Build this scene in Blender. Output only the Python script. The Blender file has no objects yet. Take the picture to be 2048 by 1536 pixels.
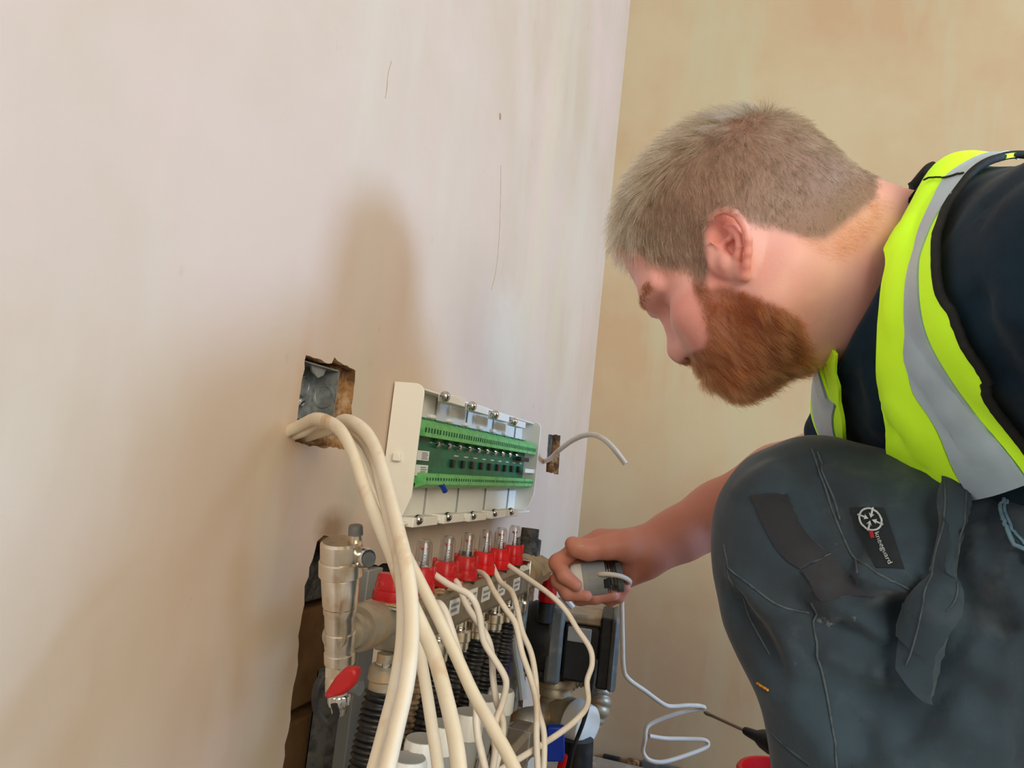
import bpy, bmesh, math, random
import numpy as np
from math import sin, cos, pi, radians, sqrt, atan2
from mathutils import Vector, Matrix, noise as mnoise
from mathutils.bvhtree import BVHTree
random.seed(7); RNG = np.random.default_rng(7)
D = bpy.data; SC = bpy.context.scene; COL = SC.collection

# ------------------------------------------------------------------ camera
CF = 1479.0                                   # focal length in pixels of a 2048 wide frame
_h, _p, _r = radians(18.1), radians(6.17), radians(6.28)
CC = np.array([0.0, -0.34, 0.58])
FW = np.array([cos(_p)*cos(_h), cos(_p)*sin(_h), sin(_p)])
_R0 = np.array([sin(_h), -cos(_h), 0.0]); _U0 = np.cross(_R0, FW)
CR = cos(_r)*_R0 + sin(_r)*_U0
CU = -sin(_r)*_R0 + cos(_r)*_U0
cam = D.objects.new('camera', D.cameras.new('camera')); COL.objects.link(cam)
cam.data.sensor_width = 36.0; cam.data.lens = 36.0*CF/2048.0; cam.data.clip_start = 0.02
M = Matrix.Identity(4)
for i in range(3):
    M[i][0] = CR[i]; M[i][1] = CU[i]; M[i][2] = -FW[i]; M[i][3] = CC[i]
cam.matrix_world = M
SC.camera = cam
# ------------------------------------------------------------------ sky, lamps, exposure
SC.view_settings.view_transform = 'Standard'; SC.view_settings.look = 'None'
SC.view_settings.gamma = 1.0; SC.view_settings.use_curve_mapping = False
SC.view_settings.exposure = 0.0
SC.cycles.use_denoising = True
SC.cycles.max_bounces = 10; SC.cycles.transparent_max_bounces = 12
SC.cycles.sample_clamp_indirect = 8.0
W = D.worlds.new('World'); SC.world = W; W.use_nodes = True
W.node_tree.nodes['Background'].inputs[0].default_value = (0.62, 0.78, 1.0, 1)
W.node_tree.nodes['Background'].inputs[1].default_value = 1.0

def area(name, loc, target, sx, sy, power, color):
    l = D.lights.new(name, 'AREA'); l.shape = 'RECTANGLE'; l.size = sx; l.size_y = sy
    l.energy = power; l.color = color
    o = D.objects.new(name, l); COL.objects.link(o); o.location = loc
    o.rotation_euler = (Vector(target)-Vector(loc)).to_track_quat('-Z', 'Y').to_euler()
    o['kind'] = 'helper'
    return o
# daylight through the window in the wall opposite the manifold, and through the wide opening behind the photographer
area('daylight_side', (0.80, -4.62, 1.92), (0.6, 0.0, 0.75), 0.80, 0.70, 178, (0.34, 0.60, 1.0))
area('daylight_side_second', (-1.15, -4.62, 1.62), (0.6, -0.3, 0.7), 0.95, 0.90, 40, (0.34, 0.60, 1.0))
area('daylight_behind', (-2.12, -2.2, 1.66), (1.0, -0.5, 1.1), 2.2, 1.4, 90, (1.0, 0.95, 0.76))

# ------------------------------------------------------------------ pixel -> world layout helpers (fixed survey of the photograph)
def ray(x, y): return FW + CR*((x-1024)/CF) + CU*((768-y)/CF)
def onY(x, y, Y):
    d = ray(x, y); return CC + d*((Y-CC[1])/d[1])
def onX(x, y, X):
    d = ray(x, y); return CC + d*((X-CC[0])/d[0])
def dep(x, y, d): return CC + d*ray(x, y)

# ------------------------------------------------------------------ object helpers
ORG = {}
def V(*a): return np.array(a, float)
def empty(name, loc, label, cat, group=None):
    o = D.objects.new(name, None); COL.objects.link(o); o.location = loc; o.empty_display_size = 0.02
    o['label'] = label; o['category'] = cat
    if group: o['group'] = group
    ORG[o.name] = np.array(loc, float)
    return o
def tag(o, label=None, cat=None, group=None, kind=None):
    if label: o['label'] = label
    if cat: o['category'] = cat
    if group: o['group'] = group
    if kind: o['kind'] = kind
    return o
def catmull(pts, n=8):
    P = np.array(pts, float)
    if len(P) < 3: return P
    P = np.vstack([2*P[0]-P[1], P, 2*P[-1]-P[-2]])
    out = []
    for i in range(1, len(P)-2):
        p0, p1, p2, p3 = P[i-1], P[i], P[i+1], P[i+2]
        for k in range(n):
            t = k/n
            out.append(.5*((2*p1)+(-p0+p2)*t+(2*p0-5*p1+4*p2-p3)*t*t+(-p0+3*p1-3*p2+p3)*t**3))
    out.append(P[-2])
    return np.array(out)
def unit(v): v = np.asarray(v, float); return v/(np.linalg.norm(v)+1e-12)
def perp(d):
    d = unit(d); a = V(0, 0, 1) if abs(d[2]) < .9 else V(1, 0, 0)
    u = unit(np.cross(d, a)); return u, np.cross(d, u)

class MB:
    def __init__(s): s.v = []; s.f = []; s.m = []
    def add(s, v, f, mi=0):
        o = len(s.v); s.v += [tuple(map(float, p)) for p in v]; s.f += [tuple(i+o for i in q) for q in f]; s.m += [mi]*len(f)
        return s
    def box(s, c, size, ax=None, mi=0, taper=None):
        c = np.array(c, float); h = np.array(size, float)/2
        A = np.eye(3) if ax is None else np.array([unit(a) for a in ax])
        v = []
        for sx in (-1, 1):
            for sy in (-1, 1):
                for sz in (-1, 1):
                    k = 1 if (taper is None or sz < 0) else taper
                    v.append(c + A[0]*sx*h[0]*k + A[1]*sy*h[1]*k + A[2]*sz*h[2])
        return s.add(v, [(0, 1, 3, 2), (4, 6, 7, 5), (0, 4, 5, 1), (2, 3, 7, 6), (0, 2, 6, 4), (1, 5, 7, 3)], mi)
    def span(s, a, b, mi=0):
        a, b = np.array(a, float), np.array(b, float); return s.box((a+b)/2, np.abs(b-a), mi=mi)
    def lathe(s, a, d, prof, seg=24, mi=0, cap=True, lobes=None, x0=None):
        # prof: (distance along d, radius); lobes=(n, amount, from, to)
        a = np.array(a, float); d = unit(d)
        u, w = perp(d)
        if x0 is not None:
            u = unit(np.array(x0)-d*np.dot(x0, d)); w = np.cross(d, u)
        v = []
        for (t, r) in prof:
            for i in range(seg):
                an = 2*pi*i/seg; rr = r
                if lobes and lobes[2] <= t <= lobes[3]: rr = r*(1+lobes[1]*cos(lobes[0]*an))
                v.append(a+d*t+(u*cos(an)+w*sin(an))*rr)
        f = []
        for k in range(len(prof)-1):
            for i in range(seg):
                j = (i+1) % seg
                f.append((k*seg+i, k*seg+j, (k+1)*seg+j, (k+1)*seg+i))
        if cap:
            f.append(tuple(reversed(range(seg)))); f.append(tuple((len(prof)-1)*seg+i for i in range(seg)))
        return s.add(v, f, mi)
    def cyl(s, a, b, r, r2=None, seg=20, mi=0):
        a, b = np.array(a, float), np.array(b, float); L = np.linalg.norm(b-a)
        return s.lathe(a, b-a, [(0, r), (L, r if r2 is None else r2)], seg, mi)
    def hexnut(s, a, b, r, mi=0): return s.cyl(a, b, r, seg=6, mi=mi)
    def ball(s, c, r, seg=14, rings=8, mi=0, sc=(1, 1, 1)):
        prof = [(-cos(pi*k/rings)*r, max(1e-5, sin(pi*k/rings)*r)) for k in range(rings+1)]
        n0 = len(s.v); s.lathe((0, 0, 0), (0, 0, 1), prof, seg, mi, cap=False)
        for i in range(n0, len(s.v)):
            p = s.v[i]; s.v[i] = (c[0]+p[0]*sc[0], c[1]+p[1]*sc[1], c[2]+p[2]*sc[2])
        return s
    def tube(s, pts, r, seg=10, mi=0, flat=None, ref=None, caps=True, radii=None):
        P = np.array(pts, float); n = len(P)
        T = np.gradient(P, axis=0); T /= np.linalg.norm(T, axis=1)[:, None]+1e-12
        u = perp(T[0])[0]; v = []
        for i in range(n):
            t = T[i]
            if ref is not None:
                u = unit(np.cross(t, ref))
            else:
                u = unit(u-t*np.dot(u, t))
            w = np.cross(t, u)
            k = 1.0 if radii is None else radii[i]
            for j in range(seg):
                an = 2*pi*j/seg
                if flat: v.append(P[i]+(u*cos(an)*flat[0]+w*sin(an)*flat[1])*k)
                else: v.append(P[i]+(u*cos(an)+w*sin(an))*r*k)
        f = []
        for i in range(n-1):
            for j in range(seg):
                q = (j+1) % seg
                f.append((i*seg+j, i*seg+q, (i+1)*seg+q, (i+1)*seg+j))
        if caps:
            f.append(tuple(reversed(range(seg)))); f.append(tuple((n-1)*seg+j for j in range(seg)))
        return s.add(v, f, mi)
    def prism(s, poly, axis, t, mi=0):
        # poly: list of 3D points (planar, in order), extruded by vector axis*t
        a = np.array(axis, float)*t; n = len(poly); P = [np.array(p, float) for p in poly]
        v = P+[p+a for p in P]
        f = [tuple(reversed(range(n))), tuple(range(n, 2*n))]+[(i, (i+1) % n, n+(i+1) % n, n+i) for i in range(n)]
        return s.add(v, f, mi)
    def build(s, name, mat, parent=None, bevel=0, angle=35, smooth=True):
        me = D.meshes.new(name)
        org = ORG[parent.name] if parent is not None else np.zeros(3)
        v = [(p[0]-org[0], p[1]-org[1], p[2]-org[2]) for p in s.v]
        me.from_pydata(v, [], s.f)
        bm = bmesh.new(); bm.from_mesh(me)
        bmesh.ops.recalc_face_normals(bm, faces=bm.faces); bm.to_mesh(me); bm.free()
        mats = mat if isinstance(mat, (list, tuple)) else [mat]
        for m in mats: me.materials.append(m)
        if len(mats) > 1: me.polygons.foreach_set('material_index', s.m)
        if smooth:
            me.polygons.foreach_set('use_smooth', [True]*len(me.polygons)); me.set_sharp_from_angle(angle=radians(angle))
        me.update()
        o = D.objects.new(name, me); COL.objects.link(o)
        if parent is not None: o.parent = parent
        ORG[o.name] = org
        if bevel:
            b = o.modifiers.new('bevel', 'BEVEL'); b.width = bevel; b.segments = 2; b.limit_method = 'ANGLE'; b.angle_limit = radians(40)
        return o
def top(o, label, cat, group=None):
    """a thing that is one mesh: put its origin at its base"""
    me = o.data; n = len(me.vertices); co = np.empty(n*3); me.vertices.foreach_get('co', co); co = co.reshape(-1, 3)
    c = np.array([(co[:, 0].min()+co[:, 0].max())/2, (co[:, 1].min()+co[:, 1].max())/2, co[:, 2].min()])
    me.vertices.foreach_set('co', (co-c).ravel()); o.location = c; ORG[o.name] = c
    me.update()
    return tag(o, label, cat, group)

# ------------------------------------------------------------------ materials
def lin(c):
    return tuple((x/255/12.92 if x/255 <= .04045 else ((x/255+.055)/1.055)**2.4) for x in c[:3])+(1.0,)
def mat(name, rgb, rough=.5, metal=0.0, var=None, bump=None, trans=0.0, ior=1.45, coat=0, sheen=0, sss=0, spec=.5, alpha=1.0):
    """var: list of (rgb, noise scale, lo, hi, stretch); bump: list of (scale, strength, distance)"""
    m = D.materials.new(name); m.use_nodes = True; nt = m.node_tree; b = nt.nodes['Principled BSDF']
    b.inputs['Roughness'].default_value = rough; b.inputs['Metallic'].default_value = metal
    b.inputs['IOR'].default_value = ior; b.inputs['Transmission Weight'].default_value = trans
    b.inputs['Coat Weight'].default_value = coat; b.inputs['Sheen Weight'].default_value = sheen
    b.inputs['Specular IOR Level'].default_value = spec; b.inputs['Alpha'].default_value = alpha
    if sss:
        b.inputs['Subsurface Weight'].default_value = sss; b.inputs['Subsurface Radius'].default_value = (.9, .35, .2); b.inputs['Subsurface Scale'].default_value = .006
    col = lin(rgb); b.inputs['Base Color'].default_value = col
    tc = None
    if var or bump:
        g = nt.nodes.new('ShaderNodeNewGeometry')
        tc = nt.nodes.new('ShaderNodeTexCoord'); src = tc.outputs['Object']
    prev = None
    for (c2, sc, lo, hi, st) in (var or []):
        mp = nt.nodes.new('ShaderNodeMapping'); mp.inputs['Scale'].default_value = st; nt.links.new(src, mp.inputs[0])
        n = nt.nodes.new('ShaderNodeTexNoise'); n.inputs['Scale'].default_value = sc; n.inputs['Detail'].default_value = 5; n.inputs['Roughness'].default_value = .6
        nt.links.new(mp.outputs[0], n.inputs['Vector'])
        rp = nt.nodes.new('ShaderNodeMapRange'); rp.inputs[1].default_value = lo; rp.inputs[2].default_value = hi
        nt.links.new(n.outputs[0], rp.inputs[0])
        mx = nt.nodes.new('ShaderNodeMix'); mx.data_type = 'RGBA'
        nt.links.new(rp.outputs[0], mx.inputs[0]); mx.inputs[6].default_value = col; mx.inputs[7].default_value = lin(c2)
        if prev is not None: nt.links.new(prev, mx.inputs[6])
        prev = mx.outputs[2]
    if prev is not None: nt.links.new(prev, b.inputs['Base Color'])
    pb = None
    for (sc, stg, dist) in (bump or []):
        n = nt.nodes.new('ShaderNodeTexNoise'); n.inputs['Scale'].default_value = sc; n.inputs['Detail'].default_value = 4
        nt.links.new(src, n.inputs['Vector'])
        bp = nt.nodes.new('ShaderNodeBump'); bp.inputs['Strength'].default_value = stg; bp.inputs['Distance'].default_value = dist
        nt.links.new(n.outputs[0], bp.inputs['Height'])
        if pb is not None: nt.links.new(pb, bp.inputs['Normal'])
        pb = bp.outputs[0]
    if pb is not None: nt.links.new(pb, b.inputs['Normal'])
    return m
I3 = (1, 1, 1)
M_plaster = mat('plaster', (205, 180, 162), .62, var=[((196, 172, 146), 2.2, .42, .62, I3), ((212, 180, 165), 3.1, .52, .7, (1, 1, .5)), ((206, 190, 168), 3.6, .48, .78, (1.7, 1.7, .45)), ((186, 156, 130), 40, .66, .8, (1, 1, .6))], bump=[(35, .12, .002), (260, .1, .0006)])
def stain(m, spots):
    nt = m.node_tree; b = nt.nodes['Principled BSDF']; src = b.inputs['Base Color'].links[0].from_socket
    tc = nt.nodes.new('ShaderNodeTexCoord'); n = nt.nodes.new('ShaderNodeTexNoise'); n.inputs['Scale'].default_value = 38; n.inputs['Detail'].default_value = 5
    nt.links.new(tc.outputs['Object'], n.inputs['Vector'])
    for (c, sz, rgb, k) in spots:
        mp = nt.nodes.new('ShaderNodeMapping'); mp.vector_type = 'TEXTURE'; mp.inputs['Location'].default_value = c; mp.inputs['Scale'].default_value = sz
        nt.links.new(tc.outputs['Object'], mp.inputs[0])
        ln = nt.nodes.new('ShaderNodeVectorMath'); ln.operation = 'LENGTH'; nt.links.new(mp.outputs[0], ln.inputs[0])
        ad = nt.nodes.new('ShaderNodeMath'); ad.operation = 'ADD'; nt.links.new(ln.outputs['Value'], ad.inputs[0]); nt.links.new(n.outputs[0], ad.inputs[1])
        mr = nt.nodes.new('ShaderNodeMapRange'); mr.inputs[1].default_value = 1.55; mr.inputs[2].default_value = .75; mr.inputs[4].default_value = k
        nt.links.new(ad.outputs[0], mr.inputs[0])
        mx = nt.nodes.new('ShaderNodeMix'); mx.data_type = 'RGBA'; nt.links.new(mr.outputs[0], mx.inputs[0]); nt.links.new(src, mx.inputs[6]); mx.inputs[7].default_value = lin(rgb)
        src = mx.outputs[2]
    nt.links.new(src, b.inputs['Base Color'])
# brown seep above the recess corner, grey filler below and beside the back box, beige streaks and pale patches towards the corner
stain(M_plaster, [((.585, 0, .508), (.035, 1, .022), (132, 98, 58), .75), ((.61, 0, .55), (.030, 1, .055), (184, 176, 158), .7), ((.60, 0, .63), (.03, 1, .10), (196, 182, 158), .6),
    ((.505, 0, .60), (.012, 1, .10), (196, 150, 116), .35), ((1.10, 0, 1.1), (.06, 1, .5), (206, 188, 156), .5), ((1.25, 0, .86), (.04, 1, .28), (200, 184, 150), .5), ((.98, 0, .75), (.10, 1, .10), (214, 204, 184), .5), ((1.40, 0, .62), (.07, 1, .14), (196, 172, 150), .5)])
M_plaster2 = mat('plaster_back', (195, 176, 143), .6, var=[((190, 160, 126), 2.0, .42, .62, I3), ((190, 182, 150), 3, .5, .7, (2, 2, .3))], bump=[(35, .12, .002), (260, .1, .0006)])
M_raw = mat('raw_plaster_edge', (150, 108, 66), .95, var=[((92, 60, 34), 60, .45, .6, I3), ((186, 150, 112), 45, .55, .7, I3)], bump=[(140, .9, .004)])
M_mark = mat('skim_mark', (186, 158, 130), .8, var=[((172, 142, 112), 60, .45, .6, I3)])
M_block = mat('concrete_block', (92, 86, 78), .95, var=[((54, 50, 46), 70, .45, .62, I3), ((120, 112, 100), 25, .55, .7, I3)], bump=[(120, .9, .005)])
M_brown = mat('brown_board', (112, 76, 40), .9, var=[((138, 100, 60), 12, .45, .65, I3)], bump=[(90, .5, .003)])
M_floor = mat('screed_floor', (158, 142, 122), .9, var=[((126, 110, 92), 9, .45, .65, I3), ((188, 172, 150), 30, .55, .7, I3)], bump=[(80, .4, .003)])
M_ceil = mat('ceiling_plaster', (214, 196, 178), .8, var=[((204, 184, 164), 3, .45, .65, I3)])
M_galv = mat('galvanised_steel', (150, 150, 146), .45, .5, var=[((104, 106, 104), 55, .45, .6, I3), ((186, 176, 162), 28, .58, .72, I3)], bump=[(90, .25, .002)])
M_nickel = mat('nickel_brass', (222, 214, 200), .24, .92, var=[((196, 176, 146), 60, .5, .7, I3)], bump=[(150, .08, .001)])
M_dustnick = mat('dusty_nickel', (172, 158, 136), .48, .6, var=[((186, 150, 108), 70, .5, .62, I3), ((136, 128, 112), 40, .5, .7, I3)], bump=[(120, .2, .001)])
M_chrome = mat('chrome', (210, 210, 208), .12, 1.0, var=[((180, 178, 172), 40, .5, .7, I3)])
M_steelbar = mat('steel_bar', (150, 142, 128), .4, .7, var=[((168, 142, 112), 45, .52, .66, I3), ((120, 114, 102), 20, .5, .7, I3)])
M_dust = mat('plaster_dust', (178, 144, 104), .95, var=[((150, 112, 74), 90, .45, .6, I3)], bump=[(200, .8, .003)])
M_red = mat('red_plastic', (172, 24, 28), .42, var=[((206, 92, 84), 75, .56, .7, I3)])
M_redclean = mat('clean_red_plastic', (196, 14, 18), .38, var=[((176, 12, 18), 30, .5, .7, I3)])
M_blackp = mat('black_plastic', (24, 23, 24), .5, var=[((52, 46, 42), 45, .5, .72, I3)])
M_corr = mat('black_conduit', (20, 20, 22), .38, var=[((46, 42, 38), 45, .5, .68, I3)])
M_corrdust = mat('dusty_conduit', (46, 38, 30), .6, var=[((150, 118, 88), 60, .42, .62, I3)])
M_cable = mat('white_pvc_cable', (222, 208, 184), .5, var=[((196, 150, 104), 26, .58, .75, I3), ((232, 222, 204), 14, .5, .7, I3)])
M_wire = mat('thin_white_cable', (224, 212, 198), .45, var=[((204, 182, 158), 20, .52, .7, I3)])
M_white = mat('white_plastic', (226, 222, 214), .42, var=[((216, 208, 196), 20, .5, .7, I3)])
M_boxwhite = mat('white_box_plastic', (234, 228, 218), .5, var=[((228, 220, 208), 14, .5, .7, I3)], bump=[(400, .06, .0004)])
M_grey = mat('grey_plastic', (150, 150, 148), .5, var=[((160, 152, 142), 30, .5, .7, I3)])
M_dgrey = mat('dark_grey_plastic', (94, 96, 94), .5, var=[((122, 114, 104), 40, .5, .65, I3)])
M_pcb = mat('green_board', (14, 104, 72), .4, var=[((10, 86, 60), 60, .5, .62, I3)])
M_term = mat('light_green_terminal', (112, 186, 112), .45, var=[((90, 164, 94), 80, .5, .65, I3)])
M_slot = mat('terminal_slot', (34, 92, 58), .7, var=[((16, 44, 30), 80, .5, .65, I3)])
M_sticker = mat('paper_sticker', (226, 224, 220), .6, var=[((210, 206, 200), 60, .5, .7, I3)])
M_ink = mat('grey_print', (146, 144, 154), .7, var=[((130, 126, 130), 90, .5, .7, I3)])
M_blue = mat('blue_plastic', (16, 50, 140), .45, var=[((14, 42, 118), 40, .5, .7, I3)])
M_gold = mat('yellow_brass', (196, 148, 44), .3, .8, var=[((150, 106, 30), 60, .5, .7, I3)])
M_purple = mat('purple_pipe', (60, 38, 110), .45, var=[((50, 30, 96), 30, .5, .7, I3)])
def glassmat(name, col, rough):
    m = D.materials.new(name); m.use_nodes = True; nt = m.node_tree
    for n in list(nt.nodes): nt.nodes.remove(n)
    out = nt.nodes.new('ShaderNodeOutputMaterial'); mx = nt.nodes.new('ShaderNodeMixShader')
    t = nt.nodes.new('ShaderNodeBsdfTransparent'); t.inputs[0].default_value = col
    g = nt.nodes.new('ShaderNodeBsdfGlossy'); g.inputs['Roughness'].default_value = rough
    fr = nt.nodes.new('ShaderNodeLayerWeight'); fr.inputs[0].default_value = .35
    mr = nt.nodes.new('ShaderNodeMapRange'); mr.inputs[3].default_value = .06; mr.inputs[4].default_value = .6
    nt.links.new(fr.outputs['Facing'], mr.inputs[0]); nt.links.new(mr.outputs[0], mx.inputs[0])
    nt.links.new(t.outputs[0], mx.inputs[1]); nt.links.new(g.outputs[0], mx.inputs[2]); nt.links.new(mx.outputs[0], out.inputs[0])
    return m
M_clear = glassmat('clear_tube', (.86, .84, .83, 1), .16)
M_clear2 = glassmat('smoky_clear_plastic', (.62, .62, .62, 1), .1)
M_pane = glassmat('window_pane', (.97, .98, .98, 1), .02)

# ------------------------------------------------------------------ room
XB, YR, XF, ZT = 1.62, -4.6, -2.2, 2.5        # corner wall, window wall, wall behind the camera, ceiling
def poly_wall(name, outer, holes, thick, to3d, m, m2=None):
    cu = D.curves.new(name, 'CURVE'); cu.dimensions = '2D'; cu.fill_mode = 'BOTH'; cu.extrude = thick/2
    for pl in [outer]+holes:
        sp = cu.splines.new('POLY'); sp.points.add(len(pl)-1); sp.use_cyclic_u = True
        for i, (a, b) in enumerate(pl): sp.points[i].co = (a, b, 0, 1)
    t = D.objects.new('t', cu); COL.objects.link(t)
    dg = bpy.context.evaluated_depsgraph_get(); dg.update()
    me = D.meshes.new_from_object(t.evaluated_get(dg)); D.objects.remove(t); D.curves.remove(cu)
    me.name = name
    n = len(me.vertices); co = np.empty(n*3); me.vertices.foreach_get('co', co); co = co.reshape(-1, 3)
    me.vertices.foreach_set('co', np.array([to3d(a, b, c+thick/2) for a, b, c in co]).ravel())
    bm = bmesh.new(); bm.from_mesh(me); bmesh.ops.remove_doubles(bm, verts=bm.verts, dist=1e-6); bmesh.ops.recalc_face_normals(bm, faces=bm.faces); bm.to_mesh(me); bm.free()
    me.materials.clear(); me.materials.append(m)
    if m2 is not None:
        me.materials.append(m2)
        nrm = Vector(to3d(0, 0, 1))-Vector(to3d(0, 0, 0))
        for p in me.polygons:
            if abs(p.normal.dot(nrm)) < .5: p.material_index = 1
    me.update()
    o = D.objects.new(name, me); COL.objects.link(o); o['kind'] = 'structure'; ORG[name] = np.zeros(3)
    return o
def ragged(pts, amp, step=.006, seed=1):
    rg = random.Random(seed); out = []
    n = len(pts)
    for i in range(n):
        a, b = np.array(pts[i], float), np.array(pts[(i+1) % n], float); L = np.linalg.norm(b-a); k = max(1, int(L/step))
        nn = V(-(b-a)[1], (b-a)[0])/max(L, 1e-9)
        for j in range(k):
            out.append(tuple(a+(b-a)*j/k+nn*rg.uniform(-amp, amp)*(0.4 if j == 0 else 1)))
    return out
def pz(x, y): p = onY(x, y, 0.0); return (p[0], p[2])
h_box = ragged([pz(612, 710), pz(664, 727), pz(669, 714), pz(682, 727), pz(711, 741), pz(705, 800), pz(702, 838), pz(697, 899), pz(660, 893), pz(640, 896), pz(590, 884), pz(597, 820)], .0012, .005, 3)
h_small = ragged([pz(1097, 868), pz(1121, 871), pz(1117, 949), pz(1092, 944)], .0012, .008, 4)
h_rec = ragged([pz(648, 1070), pz(634, 1082), pz(618, 1135), pz(609, 1190), pz(600, 1250), pz(596, 1330), pz(588, 1372), pz(580, 1440), pz(570, 1490), pz(566, 1536), (.552, .02), (1.30, .02), pz(1075, 1116), pz(1073, 1088), pz(1060, 1080), pz(1040, 1108), pz(960, 1126), pz(860, 1136), pz(780, 1124), pz(742, 1131), pz(726, 1140), pz(700, 1110)], .0022, .007, 5)
wl = poly_wall('wall_left', [(XF, 0), (XB, 0), (XB, ZT), (XF, ZT)], [h_box, h_small, h_rec], .03, lambda a, b, c: (a, c, b), M_plaster, M_raw)
def slab(name, a, b, m):
    return tag(MB().span(a, b).build(name, m, smooth=False), kind='structure')
# masonry behind the chased recess: separate blocks with joints
rb = slab('wall_recess', (.40, .078, .0), (1.45, .12, .62), M_brown)
for r_ in range(5):
    for c_ in range(6):
        w = .21; x0 = .40+c_*w-(.10 if r_ % 2 else 0); z0 = .005+r_*.105
        if r_ < 4: m_ = M_brown
        else: m_ = M_block
        xa, xb = max(x0+.004, .40), min(x0+w-.004, 1.45)
        if xb-xa < .02: continue
        o = MB().box(((xa+xb)/2, .068+RNG.uniform(-.004, .004), z0+.05), (xb-xa, .024, .096)).build('block', m_, rb, bevel=.003, smooth=False)
slab('wall_left_core', (XF, .12, 0), (XB, .16, ZT), M_plaster)
poly_wall('wall_back', [(YR, -.06), (0.12, -.06), (0.12, ZT), (YR, ZT)], [], .08, lambda a, b, c: (XB+c, a, b+.0), M_plaster2)
WY0, WY1, WZ0, WZ1 = .35, 1.25, 1.52, 2.32
poly_wall('wall_right', [(XF, 0), (XB, 0), (XB, ZT), (XF, ZT)], [[(WY0, WZ0), (WY1, WZ0), (WY1, WZ1), (WY0, WZ1)], [(-1.68, 1.1), (-.62, 1.1), (-.62, 2.12), (-1.68, 2.12)]], .12, lambda a, b, c: (a, YR-c, b), M_plaster2)
DY0, DY1, DZ0, DZ1 = -3.35, -1.05, .80, 2.38
poly_wall('wall_front', [(YR, 0), (0, 0), (0, ZT), (YR, ZT)], [[(DY0, DZ0), (DY1, DZ0), (DY1, DZ1), (DY0, DZ1)]], .12, lambda a, b, c: (XF-c, a, b), M_plaster2)
slab('floor', (XF, YR, -.06), (XB-.014, .10, 0), M_floor)
slab('floor_gap', (XB-.014, YR, -.06), (XB+.02, .10, -.03), M_blackp)
slab('ceiling', (XF, YR, ZT), (XB, .05, ZT+.05), M_ceil)
def window(name, y, c0, c1, z0, z1, alongx):
    P = (lambda a, b, z: (a, y+b, z)) if alongx else (lambda a, b, z: (y+b, a, z))
    mb = MB(); t = .05
    for (a0, a1, b0, b1) in [(c0, c1, z0, z0+t), (c0, c1, z1-t, z1), (c0, c0+t, z0+t, z1-t), (c1-t, c1, z0+t, z1-t), ((c0+c1)/2-t/2, (c0+c1)/2+t/2, z0+t, z1-t)]:
        mb.span(P(a0, -.03, b0), P(a1, .03, b1))
    o = tag(mb.build(name, M_white, smooth=False), kind='structure')
    for k in (0, 1):
        a0 = c0+t if k == 0 else (c0+c1)/2+t/2; a1 = (c0+c1)/2-t/2 if k == 0 else c1-t
        MB().span(P(a0, -.003, z0+t), P(a1, .003, z1-t)).build('pane', M_pane, o, smooth=False)
window('window_1', YR-.08, WY0, WY1, WZ0, WZ1, True)
window('window_3', YR-.08, -1.68, -.62, 1.1, 2.12, True)
window('window_2', XF-.08, DY0, DY1, DZ0, DZ1, False)
# insulation strip standing in the gap along the foot of the corner wall
for i, (y0, y1, m_) in enumerate([(-.10, -.135, M_blackp), (-.15, -.175, M_raw), (-.18, -.26, M_dgrey), (-.27, -.36, M_blackp), (-.37, -.43, M_raw), (-.44, -.60, M_blackp), (-.62, -.8, M_dgrey)]):
    tag(MB().span((XB-.012, y0, -.05), (XB-.002, y1, .006+.003*(i % 3))).build('trim_%d' % (i+1), m_, bevel=.001), kind='structure')

# hairline drag marks and a chip in the skim coat
for pts in [[(783, 122), (776, 150), (774, 175), (771, 196)], [(1002, 330), (1001, 400), (998, 480), (992, 540), (983, 580)]]:
    P = catmull([onY(x, y, -.0002) for x, y in pts], 8)
    MB().tube(P, .0006, 5, flat=(.0007, .0003), ref=V(0, 1, 0)).build('drag_mark', M_mark, wl)
MB().ball(tuple(onY(1000, 233, 0.0)), .004, 8, 5, sc=(1, .2, 1.2)).build('chip', M_raw, wl)

# ------------------------------------------------------------------ galvanised back box in the first hole
r0 = empty('back_box', (.54, .03, .595), 'galvanised steel electrical back box sunk in a ragged hole in the plaster', 'back box')
bx0, bx1, bz0, bz1, byf, byb = pz(613, 718)[0], pz(690, 745)[0], pz(598, 834)[1], pz(613, 722)[1], .006, .030
mb = MB()
mb.span((bx0, byb-.0015, bz0), (bx1, byb, bz1))
mb.span((bx0-.0012, byf, bz0), (bx0, byb, bz1)).span((bx1, byf, bz0), (bx1+.0012, byb, bz1))
mb.span((bx0, byf, bz1), (bx1, byb, bz1+.0012)).span((bx0, byf, bz0-.0012), (bx1, byb, bz0))
mb.build('shell', M_galv, r0, smooth=False)
for (x, z, r) in [((bx0+bx1)/2-.014, (bz0+bz1)/2+.008, .0105), ((bx0+bx1)/2+.013, (bz0+bz1)/2+.006, .0095)]:
    MB().lathe((x, byb-.0015, z), (0, -1, 0), [(0, r), (.0012, r*.97), (.0012, r*.8), (.0006, r*.75), (.0006, .0002)], 24, cap=False).build('knockout', M_galv, r0)
MB().lathe((bx1, (byf+byb)/2, (bz0+bz1)/2), (-1, 0, 0), [(0, .011), (.0012, .0105), (.0012, .0085), (.0006, .008), (.0006, .0002)], 24, cap=False).build('knockout', M_galv, r0)
for (x, z) in [(bx0+.012, bz1-.012), (bx0+.011, bz0+.016), (bx1-.02, bz0+.014)]:
    s_ = MB().lathe((x, byb-.002, z), (0, -1, 0), [(0, .0045), (.002, .0042), (.003, .0028), (.003, .0002)], 16, cap=False).build('screw', M_chrome, r0)
    MB().box((x, byb-.0052, z), (.006, .0006, .001), ax=((1, 0, .7), (0, 1, 0), (-.7, 0, 1))).build('slot', M_blackp, s_)
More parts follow.
